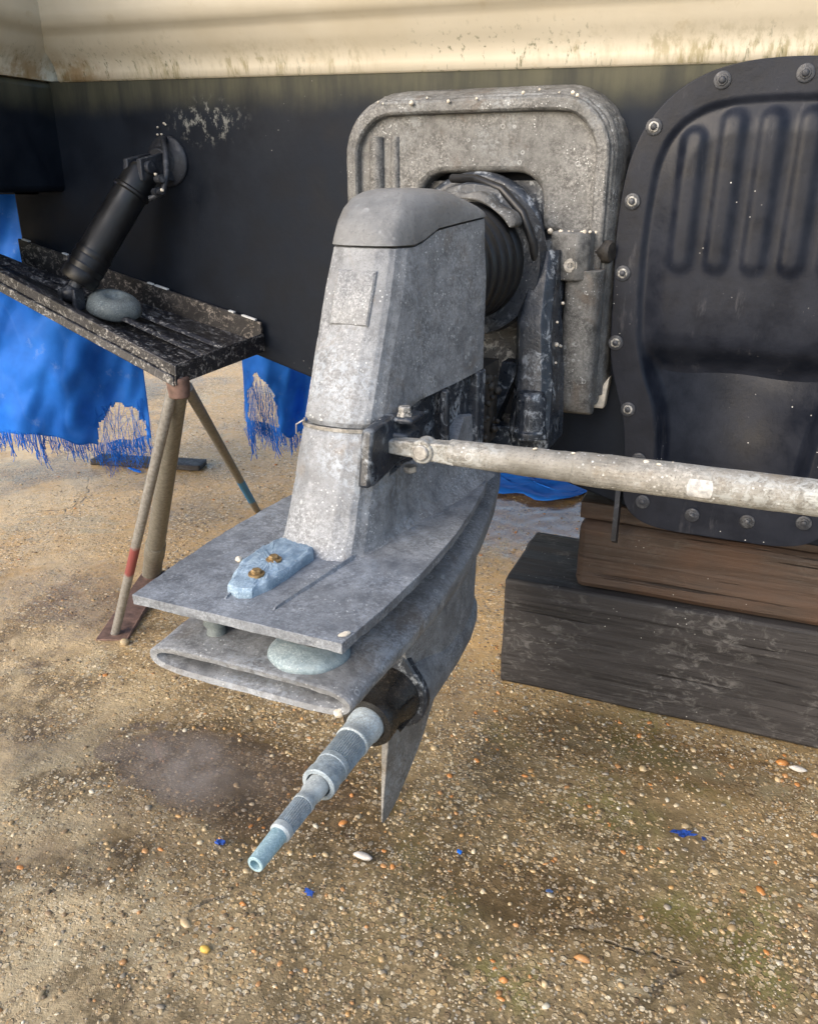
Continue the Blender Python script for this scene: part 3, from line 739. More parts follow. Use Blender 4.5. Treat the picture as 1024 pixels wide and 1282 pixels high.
    # --- round anode between the plates
    b = MB(); b.lathe((.047, .058, .506), (0, 0, 1), [(0, .040), (.003, .042), (.007, .041), (.012, .035), (.016, .02), (.0175, .004)], 40, wob=lambda a, h: 1+.012*math.sin(a*1.1)+.01*math.sin(a*.37+2))
    b.build('disc_anode', M['zinc_disc'], root, ang=60)
    b = MB(); b.lathe((.052, .07, .518), (0, 0, 1), [(0, .024), (.04, .022)], 24); b.build('spacer', M['dark_cavity'], root)
    # --- steering bracket
    b = MB(); pr = [(.046, .186, .708), (.046, .181, .68), (.046, .174, .647), (.046, .19, .645), (.046, .22, .648), (.046, .25, .652), (.046, .285, .650), (.046, .30, .672), (.046, .295, .706), (.046, .24, .712)]
    b.prism(pr, (.013, .001, 0))
    b.hexa([(.05, .235, .664), (.05, .235, .694), (.05, .285, .664), (.05, .285, .698), (.074, .244, .666), (.074, .244, .690), (.074, .28, .666), (.074, .28, .690)])
    b.hexa([(.05, .24, .702), (.05, .24, .709), (.05, .285, .702), (.05, .285, .709), (.08, .243, .702), (.08, .243, .709), (.08, .282, .702), (.08, .282, .709)])
    sb = b.build('steering_bracket', M['black_worn'], root, ang=40, bevel=.003)
    b = MB(); b.lathe((.066, .255, .708), (0, 0, 1), [(0, .009), (.004, .009), (.004, .0075), (.011, .0075), (.012, .006)], 6); b.build('bolt', M['bolt_bright'], sb)
    b = MB(); b.lathe((.07, .262, .648), (0, 0, -1), [(0, .008), (.006, .008), (.008, .006)], 6); b.build('bolt', M['steel'], sb)
    # --- bellows
    b = MB(); pr = []
    for k in range(7):
        y = .48 + k*.036; pr += [(y, .074), (y+.006, .08), (y+.012, .084), (y+.022, .084), (y+.029, .079)]
    b.lathe((0, 0, .842), (0, 1, 0), pr, 56)
    b.build('bellows', M['rubber'], root, ang=60)
    b = MB(); b.lathe((0, .645, .842), (0, 1, 0), [(0, .092), (0, .108), (.03, .112), (.034, .094)], 48)
    b.build('bellows_collar', M['black_worn'], root, ang=40)
    # --- suspension fork
    for sx in (1, -1):
        b = MB(); r2 = []
        for z, xa, xb, ya, yb in ((.575, .098, .146, .60, .70), (.60, .094, .146, .595, .70), (.66, .098, .143, .61, .70), (.70, .094, .138, .62, .71), (.76, .09, .13, .63, .72), (.82, .098, .128, .65, .73), (.86, .104, .126, .67, .735)):
            xa -= .012; r2.append([(sx*xa, ya+.012, z), (sx*(xa+.008), ya, z), (sx*(xb-.012), ya, z), (sx*xb, ya+.014, z), (sx*xb, yb, z), (sx*xa, yb, z)])
        b.loft(r2)
        b.lathe((sx*.118, .603, .595), (0, 0, 1), [(0, .026), (.012, .026), (.014, .0235), (.06, .022), (.07, .018)], 20)
        b.hexa([(sx*.035, .61, .575), (sx*.035, .61, .60), (sx*.035, .69, .575), (sx*.035, .69, .60), (sx*.10, .60, .575), (sx*.10, .60, .61), (sx*.10, .69, .575), (sx*.10, .69, .61)])
        b.hexa([(sx*.04, .62, .60), (sx*.062, .63, .70), (sx*.04, .66, .60), (sx*.062, .66, .70), (sx*.055, .615, .60), (sx*.092, .625, .70), (sx*.055, .66, .60), (sx*.092, .66, .70)])
        o = rough_cast(b.build('suspension_fork', M['black_worn'], root, ang=40, bevel=.004), .004, .016, 2)
    b = MB()
    for k in range(26): b.blob((.060+.014*random.random(), .53+.06*random.random(), .60+.10*random.random()), .003+.006*random.random()**2, 0, k)
    b.box((-.06, .485, .59), (.066, .60, .71))
    b.build('fouled_core', M['dark_cavity'], root, ang=80)
    # hoses beside the bellows
    b = MB()
    b.tube([(-.05, .70, .958), (.0, .665, .957), (.045, .65, .943), (.08, .64, .912), (.098, .64, .87), (.10, .66, .83)], .0065, 12)
    b.build('hose', M['rubber'], root, ang=60)
    # crusted cast arc of the gimbal showing above the bellows
    b = MB(); rings = []
    for k in range(15):
        t = R(34 + 62*k/14); r0, r1 = .089, .099+.004*math.sin(k*.9)
        rings.append([(r*math.cos(t), yy, .842+r*math.sin(t)) for r, yy in ((r0, .60), (r1, .605), (r1, .64), (r0, .64))])
    b.loft(rings); b.build('gimbal_arc', M['cast_shield'], root, ang=40, bevel=.003)
outdrive()

# ------------------------------------------------------------------ transom shield
def shield():
    root = thing('transom_shield', (-.035, .76, .60), 'speckled grey cast shield plate bolted to the black transom round the bellows', 'transom shield')
    def U(i, r, zb=.612, x0=-.262, x1=.190, zt=1.083, n=9):
        x0, x1, zt = x0+i, x1-i, zt-i; r = max(.012, r-i)
        pts = [(x0, zb)]
        pts += [(x0+r-r*math.cos(PI/2*k/n), zt-r+r*math.sin(PI/2*k/n)) for k in range(n+1)]
        pts += [(x1-r+r*math.sin(PI/2*k/n), zt-r+r*math.cos(PI/2*k/n)) for k in range(n+1)]
        return pts + [(x1, zb)]
    def ring_u(outer, inner, y0, y1, b):
        pts = outer + inner[::-1]
        b.prism([(x, y1, z) for x, z in pts], (0, y0-y1, 0))
    b = MB()
    # body, rim and inner step; the opening is an inverted keyhole
    n = 9
    op = [(-.17, .612), (-.17, .86), (-.15, .885), (-.127, .90)] + [(-.127+.045-.045*math.cos(PI/2*k/6), .967-.045+.045*math.sin(PI/2*k/6)) for k in range(7)] + [(.08-.045+.045*math.sin(PI/2*k/6), .967-.045+.045*math.cos(PI/2*k/6)) for k in range(7)] + [(.08, .885), (.122, .875), (.126, .86), (.126, .635)]
    ou = U(.004, .09)
    ring_u(ou, op, T, .748, b)
    b.build('shield_casting', M['cast_shield'], root, ang=35, bevel=.009, seg=3)
    b = MB()
    # sloped outer rim as a loft along the U
    prof = [(-.006, T+.001), (-.004, .782), (.002, .762), (.009, .745), (.0115, .7435), (.013, .736), (.016, .734), (.029, .734), (.032, .737), (.034, .752)]
    rows = [U(i, .095, zb=.630) for i, y in prof]
    rings = [[(x, prof[k][1], z) for x, z in rows[k]] for k in range(len(prof))]
    b.loft(rings, False, False, closed=False)
    rough_cast(b.build('rim', M['cast_shield'], root, ang=60), .0035, .014, 3)
    b = MB()
    # vertical rib at the left
    b.tube([(-.200, .748, .66), (-.200, .747, .95), (-.199, .748, 1.02)], [.013, .013, .012], 14); b.tube([(-.168, .751, .66), (-.168, .75, .96), (-.167, .751, 1.02)], [.009, .009, .008], 14)
    b.build('rib', M['cast_shield'], root, ang=40); b = MB()
    # right limb: rounded column
    b.loft([[(.157+ (.028)*math.copysign(abs(math.cos(2*PI*i/24))**.6, math.cos(2*PI*i/24)), .735+.034*math.copysign(abs(math.sin(2*PI*i/24))**.6, math.sin(2*PI*i/24))*s, z) for i in range(24)] for z, s in ((.606, .3), (.612, .7), (.63, .95), (.70, 1), (.80, 1), (.83, 1.05))])
    b.build('limb', M['cast_shield'], root, ang=40, bevel=.004)
    b = MB()
    # hinge block
    b.loft([[(x, .728-.0+ (y), z) for x, y in ((.108, -.03), (.15, -.038), (.166, -.024), (.168, .03), (.108, .03))] for z in (.815, .885)])
    b.loft([[(x, .70+y, z) for x, y in ((.097, 0), (.106, -.01), (.113, 0), (.113, .05), (.097, .05))] for z in (.80, .872)])
    b.build('hinge_block', M['cast_shield'], root, ang=40, bevel=.004)
    b = MB(); b.lathe((.142, .693, .838), (0, -1, 0), [(0, .010), (.002, .010), (.002, .0075), (.004, .0075), (.004, .0045), (.0015, .004)], 20)
    b.build('bolt', M['steel'], root, ang=40)
    b = MB(); b.lathe((.188, .745, .855), (1, -.3, 0), [(-.02, .017), (.0, .017), (.004, .014)], 16); b.build('hinge_pin', M['dark_cavity'], root)
    # dark gimbal ring filling the opening
    b = MB(); ring = []
    for k in range(33):
        t = PI*(-.15) + PI*1.3*k/32; ring.append((-.022+.098*math.cos(t), .74, .862+.094*math.sin(t)))
    b.tube(ring, .013, 12)
    b.loft([[(-.12, y, .62), (.12, y, .62), (.12, y, .86), (.075, y, .955), (-.12, y, .955)] for y in (.775, T-.003)])
    b.build('gimbal_ring', M['black_worn'], root, ang=50)
    for k in range(44):
        t = random.random()
        c = random.choice([(-.262+.05*random.random(), .737, .70+.3*t), (.127+.01*random.random(), .72, .62+.2*t), (-.2+.36*t, .73, 1.066+.012*random.random()), (.10+.08*random.random(), .7, .885), (-.21, .745, .78+.2*t), (.12+.06*random.random(), .735, .612)])
        barnacle(root, c, .0016+.003*random.random()**2, (1, .8, 1.1))
    b = MB(); b.prism([(.12, .772, .606), (.195, .772, .606), (.2, .772, .66), (.17, .772, .615)], (0, .027, 0)); b.build('old_sealant', M['barnacle'], root, bevel=.003)
shield()

# ------------------------------------------------------------------ steering tie bar
def tie_bar():
    root = thing('steering_tie_bar', (.09, .24, .678), 'pale mottled metal steering bar running right from the outdrive bracket', 'steering bar')
    y, z = .24, .678
    def zz(x): return z + .004*(x-.09)
    b = MB()
    b.tube([(x, y, zz(x)) for x in (.128, .20, .2645)], [.0142, .0152, .0160], 28)
    b.tube([(x, y, zz(x)) for x in (.263, .2655, .30, .6, 1.2, 1.6)], [.0162, .0172, .0175, .0175, .0175, .0175], 28)
    tb = rough_cast(b.build('tube', M['tie'], root, ang=30), .0014, .01, 4)
    b = MB()
    b.hexa([(.048, y-.013, z-.006), (.048, y-.013, z+.008), (.048, y+.006, z-.006), (.048, y+.006, z+.008), (.135, y-.011, z-.012), (.135, y-.011, z+.012), (.135, y+.008, z-.012), (.135, y+.008, z+.012)])
    b.lathe((.098, y-.014, z), (0, 1, 0), [(0, .0136), (.022, .0136)], 28)
    b.build('rod_end', M['tie'], root, ang=40, bevel=.002)
    b = MB(); b.lathe((.098, y-.0135, z), (0, -1, 0), [(0, .0088), (.003, .0088), (.004, .0075)], 24); b.build('pin', M['steel'], root)
    for fx in (.222, .262, .335, .347, .36, .43, .5, .54): barnacle(root, (fx, y-.004+random.uniform(-.004, .008), zz(fx)+.0165), .0014+.0011*random.random(), (1.5, 1, .7), 'barnacle', 'lime_fleck')
    # worn maker's label, wrapped on the tube
    b = MB(); rings = []
    for k in range(13):
        t = R(135 + 62*k/12); rings.append([(x, y + .01795*math.cos(t+R(45)), zz(x)+.01795*math.sin(t+R(0))) for x in (.375, .404)])
    rings = []
    for k in range(11):
        t = R(150 + 60*k/10); rings.append([(x, y+.0179*math.cos(t), zz(x)+.0179*math.sin(t)) for x in (.376+.002*abs(k-5)**2/25, .380, .396, .400-.002*abs(k-5)**2/25)])
    b.loft(rings, False, False, closed=False); b.build('label', M['sticker'], tb, ang=60)
tie_bar()

# ------------------------------------------------------------------ black cover panel
def cover():
    root = thing('cover_panel', (.4, .78, .415), 'black ribbed cover panel with a bolted flange, right of the shield on the transom', 'cover panel')
    A = [(.40, 1.108), (.35, 1.106), (.305, 1.097), (.268, 1.08), (.238, 1.055), (.214, 1.02), (.200, .98), (.193, .93), (.191, .87), (.194, .80), (.196, .74), (.199, .69), (.212, .645), (.228, .60), (.236, .55), (.238, .50), (.240, .46), (.25, .436), (.275, .419), (.31, .412), (.36, .411), (.40, .411)]
    I = [(.40, 1.064), (.35, 1.063), (.305, 1.056), (.272, 1.040), (.248, 1.012), (.236, .975), (.231, .92), (.229, .86), (.231, .78), (.236, .72), (.252, .665), (.272, .62), (.282, .57), (.284, .53), (.289, .505), (.305, .49), (.34, .485), (.40, .485)]
    def full(a):
        a = [(x, z) for x, z in a]; p = np.array(a + [(.80-x, z) for x, z in a[::-1][1:-1]])
        # resample round, smooth a little
        q = np.vstack([p, p[:1]]); d = np.r_[0, np.cumsum(np.hypot(*np.diff(q, axis=0).T))]
        n = 380; t = np.linspace(0, d[-1], n, endpoint=False)
        r = np.stack([np.interp(t, d, q[:, 0]), np.interp(t, d, q[:, 1])], 1)
        for _ in range(14): r = .5*r + .25*(np.roll(r, 1, 0)+np.roll(r, -1, 0))
        return r
    O, IN = full(A), full(I)
    def dist_in(P):
        a = IN; c = np.roll(IN, -1, 0); best = np.full(len(P), 9.); inside = np.zeros(len(P), bool)
        for (x0, z0), (x1, z1) in zip(a, c):
            dx, dz = x1-x0, z1-z0; t = np.clip(((P[:, 0]-x0)*dx+(P[:, 1]-z0)*dz)/(dx*dx+dz*dz+1e-12), 0, 1)
            best = np.minimum(best, np.hypot(P[:, 0]-x0-t*dx, P[:, 1]-z0-t*dz))
            cr = ((z0 > P[:, 1]) != (z1 > P[:, 1])) & (P[:, 0] < (x1-x0)*(P[:, 1]-z0)/(z1-z0+1e-12)+x0); inside ^= cr
        return np.where(inside, best, -best)
    sp = np.stack([np.full(len(O), .40), np.clip(O[:, 1], .55, .92)], 1)
    rings = []
    for s in np.linspace(1, 0.0, 86): rings.append(sp + (O-sp)*s)
    P = np.concatenate(rings); d = dist_in(P); x, z = P[:, 0], P[:, 1]
    h = .036 - .006*sm(0, .012, d) - .012*sm(.004, .02, d)*sm(.72, .68, z) - .02*sm(.74, .66, z)*sm(.0, .03, d)
    h = h + .010*sm(.0, .05, d)*sm(.64, .78, z)
    for xc in (.289, .339, .389, .439, .489, .539):
        lean = (1.0-z)*0
        top = 1.03 if .3 < xc < .5 else 1.008
        dx = np.abs(x-xc); dz = np.maximum(0, .846-z) + np.maximum(0, z-top)
        q = np.hypot(dx, dz); h = h + .0052*np.exp(-(q/.0155)**4)*sm(0, .01, d)
    h = h + .0007*np.sin(37*x+3)*np.sin(29*z+1)
    Y = T-.0 - h
    b = MB(); n = len(O)
    back = [(px, T-.001, pz) for px, pz in O]; lip = [(px+(px-.4)*.0, T-.030, pz) for px, pz in O]
    rr = [back, lip] + [[(rings[k][i][0], Y[k*n+i], rings[k][i][1]) for i in range(n)] for k in range(len(rings))]
    # round the lip
    rr[2] = [(O[i][0]*.995+.4*.005, Y[i], O[i][1]*.996+.76*.004) for i in range(n)]
    b.loft(rr, True, True)
    pp = b.build('panel_plate', M['panel'], root, ang=180)
    bm = bmesh.new(); bm.from_mesh(pp.data); bmesh.ops.remove_doubles(bm, verts=bm.verts, dist=.0004); bmesh.ops.recalc_face_normals(bm, faces=bm.faces); bm.to_mesh(pp.data); bm.free()
    spots = [(.232, 1.026), (.2115, .926), (.2075, .823), (.2065, .717), (.236, .612), (.243+.018, .53), (.355, .447), (.439, .449), (.317, 1.082), (.42, 1.086), (.52, .46), (.5, 1.075), (.275, .458)]
    proto = None
    for k, (px, pz) in enumerate(spots):
        if proto is None:
            b = MB(); b.lathe((0, 0, 0), (0, -1, 0), [(0, .0115), (.002, .0115), (.0026, .0105), (.0026, .0066)], 24)
            proto = b.build('bolt', M['black_hardware'], root, ang=40, loc=(0, 0, 0)); proto.parent = root
            b2 = MB(); b2.lathe((0, -.0022, 0), (0, -1, 0), [(0, .0074), (.0016, .0072), (.002, .0064), (.002, .0048), (.001, .0046)], 6 if False else 20)
            nut = b2.build('nut', M['bolt_bright'], proto, ang=40, loc=(0, 0, 0)); nut.parent = proto; nut.location = (0, 0, 0)
            b3 = MB(); b3.lathe((0, -.001, 0), (0, -1, 0), [(0, .0044), (.005, .0044), (.006, .003)], 14)
            st = b3.build('stud', M['black_hardware'], proto, ang=40, loc=(0, 0, 0)); st.parent = proto; st.location = (0, 0, 0)
            o = proto
            painted = None
        else:
            o = cp(proto, (0, 0, 0), root)
        rw = root_world(root)
        o.location = Vector((px, T-.0365, pz)) - rw
        if k in (6, 7, 8, 9, 10, 11, 12, 5):
            for ch in o.children:
                if ch.name.startswith('nut'):
                    ch.data = ch.data.copy(); ch.data.materials[0] = M['black_hardware']
cover()

# ------------------------------------------------------------------ trim tab with actuator and anode
TA, TB = Vector((-.483, .55, .655)), Vector((-.467, .785, .660))       # right-hand corners, aft and fore
TC, TD = Vector((-1.14, .785, .803)), Vector((-1.12, .55, .897))       # left-hand corners, fore and aft
def tab():
    root = thing('trim_tab', (-.47, .78, .655), 'chipped black tray-shaped trim tab sloping down to the metal prop stand', 'trim tab')
    up = Vector((.33, -.1, .94)).normalized()
    b = MB()
    def slab(a, b_, c, d, t, bb): bb.hexa([a, a+up*t, b_, b_+up*t, d, d+up*t, c, c+up*t])
    slab(TA, TB, TC, TD, .006, b)
    # aft lip: folded down edge with a raised bead; right end wall
    a0, d0 = TA, TD
    b.hexa([a0+Vector((0, -.012, -.008)), a0+Vector((0, -.012, .012)), a0+Vector((0, .004, -.006)), a0+Vector((0, .004, .012)), d0+Vector((0, -.012, -.008)), d0+Vector((0, -.012, .012)), d0+Vector((0, .004, -.006)), d0+Vector((0, .004, .012))])
    b.hexa([a0+Vector((0, -.018, -.024)), a0+Vector((0, -.016, -.008)), a0+Vector((0, .0, -.022)), a0+Vector((0, .0, -.008)), d0+Vector((0, -.018, -.024)), d0+Vector((0, -.016, -.008)), d0+Vector((0, .0, -.022)), d0+Vector((0, .0, -.008))])
    b.hexa([TA+Vector((0, -.016, -.022)), TA+Vector((0, -.012, .013)), TB+Vector((0, 0, -.012)), TB+Vector((0, 0, .024)), TA+Vector((.004, -.016, -.022)), TA+Vector((.004, -.012, .013)), TB+Vector((.004, 0, -.012)), TB+Vector((.004, 0, .024))])
    # two long stiffening ridges on the tray
    for f in (.35, .62):
        p, q = TA.lerp(TB, f), TD.lerp(TC, f); b.hexa([p+up*.004+Vector((0, -.012, 0)), p+up*.010+Vector((0, -.004, 0)), p+up*.004+Vector((0, .012, 0)), p+up*.010+Vector((0, .004, 0)), q+up*.004+Vector((0, -.012, 0)), q+up*.010+Vector((0, -.004, 0)), q+up*.004+Vector((0, .012, 0)), q+up*.010+Vector((0, .004, 0))])
    b.build('tray', M['tab'], root, ang=35, bevel=.0015)
    b = MB(); e = Vector((-1.06, .785, .785))
    b.hexa([TB+Vector((0, -.004, -.008)), TB+Vector((0, -.004, .044)), TB+Vector((0, .003, -.008)), TB+Vector((0, .003, .044)), e+Vector((0, -.004, -.01)), e+Vector((0, -.004, .058)), e+Vector((0, .003, -.01)), e+Vector((0, .003, .058))])
    b.build('hinge_flange', M['tab_flange'], root, ang=35, bevel=.0012)
    for t, w in ((.02, .05), (.1, .02), (.36, .05), (.42, .02), (.78, .02), (.95, .03)):
        b = MB(); p = (TB+Vector((0, -.0045, .0445))).lerp(e+Vector((0, -.0045, .0585)), t); q = (TB+Vector((0, -.0045, .0445))).lerp(e+Vector((0, -.0045, .0585)), min(1, t+w))
        b.hexa([p, p+Vector((0, 0, .0025)), p+Vector((0, .007, 0)), p+Vector((0, .007, .0025)), q, q+Vector((0, 0, .0025)), q+Vector((0, .007, 0)), q+Vector((0, .007, .0025))])
        b.build('bared_edge', M['white_chip'], root)
    # zinc on the tray
    c = TA.lerp(TB, .42).lerp(TD.lerp(TC, .42), .345) + up*.004
    b = MB(); b.lathe(c, up, [(0, .046), (.004, .049), (.018, .046), (.028, .036), (.032, .022), (.029, .017), (.024, .008), (.023, .002)], 40, wob=lambda a, h: 1+.02*math.sin(a*.9)+.015*math.sin(a*.31+h*90))
    b.build('anode', M['zinc_dull'], root, ang=60)
    act = thing('trim_actuator', (-.68, T, 1.0), 'black hydraulic trim ram slanting from the transom down to the tray', 'trim ram')
    P0, P1 = Vector((-.665, .725, .965)), Vector((-.755, .605, .765))
    ax = (P1-P0).normalized(); Lh = (P1-P0).length
    b = MB(); b.lathe(P0, ax, [(-.012, .024), (-.004, .029), (.03, .030), (.033, .034), (.037, .034), (.04, .0305), (.12, .031), (.165, .0315)], 32)
    cyl = b.build('cylinder', M['rubber'], act, ang=40)
    b = MB(); b.lathe(P0, ax, [(.164, .0325), (.17, .034), (.176, .0325), (.18, .034), (.19, .0325), (.194, .034), (.204, .032), (.209, .034), (.222, .0335), (.228, .03), (.229, .014)], 32)
    b.build('boot', M['rubber'], cyl, ang=30)
    b = MB(); b.lathe(P0, ax, [(.22, .012), (Lh-.005, .012)], 20); b.blob(P0+ax*Lh, .019, 0, 2, (1, 1, .8), 12, 8)
    b.box(tuple(P0+ax*Lh+Vector((-.02, -.012, -.03))), tuple(P0+ax*Lh+Vector((-.012, .012, .008)))); b.box(tuple(P0+ax*Lh+Vector((.012, -.012, -.03))), tuple(P0+ax*Lh+Vector((.02, .012, .008))))
    b.build('ram_rod', M['black_hardware'], act, ang=40, bevel=.0015)
    b = MB(); b.lathe((-.66, T, .99), (0, -1, 0), [(0, .045), (.006, .045), (.010, .038), (.016, .026), (.035, .022)], 28)
    b.hexa([(-.682, .70, .955), (-.682, .70, .992), (-.682, T, .955), (-.682, T, 1.01), (-.672, .70, .955), (-.672, .70, .992), (-.672, T, .955), (-.672, T, 1.01)])
    b.hexa([(-.652, .70, .955), (-.652, .70, .992), (-.652, T, .955), (-.652, T, 1.01), (-.642, .70, .955), (-.642, .70, .992), (-.642, T, .955), (-.642, T, 1.01)])
    b.lathe((-.69, .718, .978), (1, 0, 0), [(0, .011), (.056, .011)], 16)
    b.build('mounting_bracket', M['black_hardware'], act, ang=40, bevel=.002)
    b = MB(); b.tube([(-.66, T-.005, 1.03), (-.64, .765, 1.025), (-.617, .74, 1.0), (-.608, .725, .965), (-.612, .715, .935), (-.635, .705, .925)], .0055, 12)
    b.lathe((-.628, .712, .936), (1, -.3, .1), [(0, .008), (.012, .008), (.012, .006), (.022, .006)], 10); b.lathe((-.62, .712, .958), (1, -.3, .1), [(0, .007), (.016, .007)], 10)
    b.build('hose', M['black_hardware'], act, ang=40)
    for k in range(7): barnacle(act, (-.665+.02*random.uniform(-1, 1), T-.004, 1.04+.015*random.uniform(-1, 1)), .0022)
    barnacle(act, (-.606, .706, .94), .0038); barnacle(act, (-.612, .7, .966), .003)
tab()

# ------------------------------------------------------------------ prop stand
def stand():
    root = thing('prop_stand', (-.953, .932, 0), 'steel three-legged prop stand wedged under the corner of the trim tab', 'prop stand')
    top = Vector((-.490, .553, .628))
    def painted(name, base, hi, z0, z1, col):
        n = NT(name); x, y, z = n.xyz()
        c = n.mix(n.rng(n.noise(140, 5, .7), .3, .75), base, hi)
        zz = n.math('ADD', z, n.math('MULTIPLY', n.math('SUBTRACT', n.noise(60, 4), .5), .02))
        c = n.mix(n.math('MULTIPLY', n.rng(zz, z0-.006, z0+.006), n.rng(zz, z1+.006, z1-.006)), c, col)
        return n.fin(c, .55, .35, n.bump(n.noise(150, 4), .12, .0006))
    b = MB(); foot = Vector((-.953, .932, .008))
    b.tube([top+Vector((-.002, .004, -.002)), top.lerp(foot, .78)], [.0165, .0215], 24); b.tube([top.lerp(foot, .775), top.lerp(foot, .78), top.lerp(foot, .86), top.lerp(foot, .865), foot], [.0225, .0245, .025, .0235, .024], 24)
    b.build('main_pole', painted('pole_galvanised', (.15,.142,.118), (.26,.25,.215), -2, -1, (0,0,0)), root, ang=40)
    b = MB(); f2 = Vector((-.825, .655, .008)); b.tube([top+Vector((.002, -.006, .016)), top.lerp(f2, .04)+Vector((-.004, -.008, 0)), f2], .0098, 16)
    b.build('leg', painted('leg_steel_red', (.2,.19,.17), (.36,.35,.33), .19, .265, (.27,.075,.07)), root)
    b = MB(); f3 = Vector((-.957, 1.432, .0)); b.tube([top+Vector((.008, .012, -.004)), f3], .0105, 16)
    b.build('leg', painted('leg_steel_blue', (.15,.145,.13), (.27,.26,.235), .085, .23, (.02,.22,.5)), root)
    b = MB(); a = Vector((-.953, .95, 0)); c = Vector((-.815, .63, 0)); u = (c-a).normalized(); w = Vector((-u.y, u.x, 0))*.034
    z0, z1 = Vector((0, 0, .001)), Vector((0, 0, .009))
    b.hexa([a-w+z0, a-w+z1, a+w+z0, a+w+z1, c-w+z0, c-w+z1, c+w+z0, c+w+z1]); b.hexa([a+w+z0, a+w+z1*2.4, a+w*1.12+z0, a+w*1.12+z1*2.4, c+w+z0, c+w+z1*1.2, c+w*1.12+z0, c+w*1.12+z1*1.2])
    b.build('foot_plate', M['rust'], root, bevel=.0015)
    b = MB(); b.lathe(top, (0, 0, 1), [(-.02, .018), (.012, .02), (.016, .017)], 16); b.build('head', M['rust'], root, bevel=.002)
stand()

# ------------------------------------------------------------------ tarpaulins, frayed at the hem
def tarp(name, p0, p1, ztop, zhem, label, holes, nfr, seed):
    rnd = random.Random(seed); root = thing(name, (p0[0], p0[1], zhem), label, 'tarpaulin')
    nx, nz = 200, 130; b = MB(); d = Vector((p1[0]-p0[0], p1[1]-p0[1], 0)); nrm = Vector((-d.y, d.x, 0)).normalized()
    hem = lambda u: zhem + .035*math.sin(u*9+seed) + .02*mnoise.noise(Vector((u*14, seed, 0)))
    def P(u, v):
        z = ztop + (hem(u)-ztop)*v
        off = (.028*math.sin(u*9+seed+1.5*v) + .012*math.sin(u*31+5*v+2)*math.sin(v*4+u*6))*(.25+.75*v)+.012*mnoise.noise(Vector((u*17+v*9, v*7-u*5, seed))) + .04*mnoise.noise(Vector((u*5, v*4, seed)))
        sag = .03*math.sin((u*3+v)*4)*v
        p = Vector((p0[0], p0[1], 0)) + d*u + nrm*(off+sag); return Vector((p.x, p.y, z))
    keep = lambda u, v: not any(((u-hu)/hw)**2+((v-hv)/hh)**2 + .35*mnoise.noise(Vector((u*30, v*30, 1))) < 1 for hu, hv, hw, hh in holes)
    b.v = [tuple(P(i/nx, j/nz)) for j in range(nz+1) for i in range(nx+1)]
    for j in range(nz):
        for i in range(nx):
            if keep((i+.5+.4*rnd.uniform(-1, 1))/nx, (j+.5)/nz): q = j*(nx+1)+i; b.face((q, q+1, q+nx+2, q+nx+1))
    sh = b.build('sheet', M['tarp'], root, ang=180)
    so = sh.modifiers.new('thick', 'SOLIDIFY'); so.thickness = .0012
    b = MB()
    for k in range(nfr):
        u = rnd.random(); l = rnd.uniform(.015, .06)+.10*max(0, mnoise.noise(Vector((u*22, seed, 3))))*rnd.uniform(.6, 1.3); p = P(u, 1); side = Vector((.12+rnd.uniform(-.16, .16), rnd.uniform(-.12, .12), -1))
        pts = [p+Vector((0, 0, .01))]
        for s in range(1, 5): pts.append(p + side*l*s/4 + Vector((.003*rnd.uniform(-1, 1), .003*rnd.uniform(-1, 1), 0))*s*.5)
        pts = [(q.x, q.y, max(.004, q.z)) for q in pts]
        b.tube(pts, [rnd.uniform(.0005, .0013)]*5, 4)
    # loose threads across the torn holes
    for hu, hv, hw, hh in holes:
        for k in range(230):
            u = hu+hw*rnd.uniform(-1, 1); v = hv+hh*rnd.uniform(-1.1, .9); l = rnd.uniform(.3, 1.2)*hh
            u2 = u+rnd.uniform(-.5, .5)*hw; v2 = min(1.05, v+l)
            b.tube([P(u, v), P((u+u2)/2+.006*rnd.uniform(-1, 1), (v+v2)/2), P(u2, v2)], rnd.uniform(.0003, .0009), 3)
    fr = b.build('fringe', M['tarp'], root, ang=180); fr['kind'] = 'stuff'
tarp('tarpaulin', (-2.05, .93), (-1.36, 1.45), 1.0, .20, 'bright blue tarpaulin with a torn frayed hem hanging behind the trim tab', [(.9, 1.0, .085, .15)], 520, 3)
tarp('tarpaulin', (-1.23, 1.80), (-.72, 2.1), .86, .14, 'blue tarpaulin scrap with frayed edge hanging between the prop stand and the leg', [(.1, .95, .09, .2)], 420, 8)
def blue_reflection_sheet():  # added sheet: stands in for blue tarpaulin reflected in the wet ground
    b = MB(); nx = ny = 40
    for j in range(ny+1):
        for i in range(nx+1):
            u, v = i/nx, j/ny; x = -.5+.55*u + .05*math.sin(v*7)+.02*math.sin(v*23); y = 1.83+.3*v+.12*u+.03*math.sin(u*17)+.05*math.sin(u*9)
            b.v.append((x, y, .012+.012*mnoise.noise(Vector((u*7, v*6, 2)))+.008*abs(mnoise.noise(Vector((u*19, v*15, 5))))))
    for j in range(ny):
        for i in range(nx): q = j*(nx+1)+i; b.face((q, q+1, q+nx+2, q+nx+1))
    o = b.build('tarpaulin', M['tarp'], None, ang=180, loc=(-.2, 2.2, 0)); tag(o, 'crumpled blue tarpaulin lying flat on the ground under the boat', 'tarpaulin')
    so = o.modifiers.new('thick', 'SOLIDIFY'); so.thickness = .0012
blue_reflection_sheet()

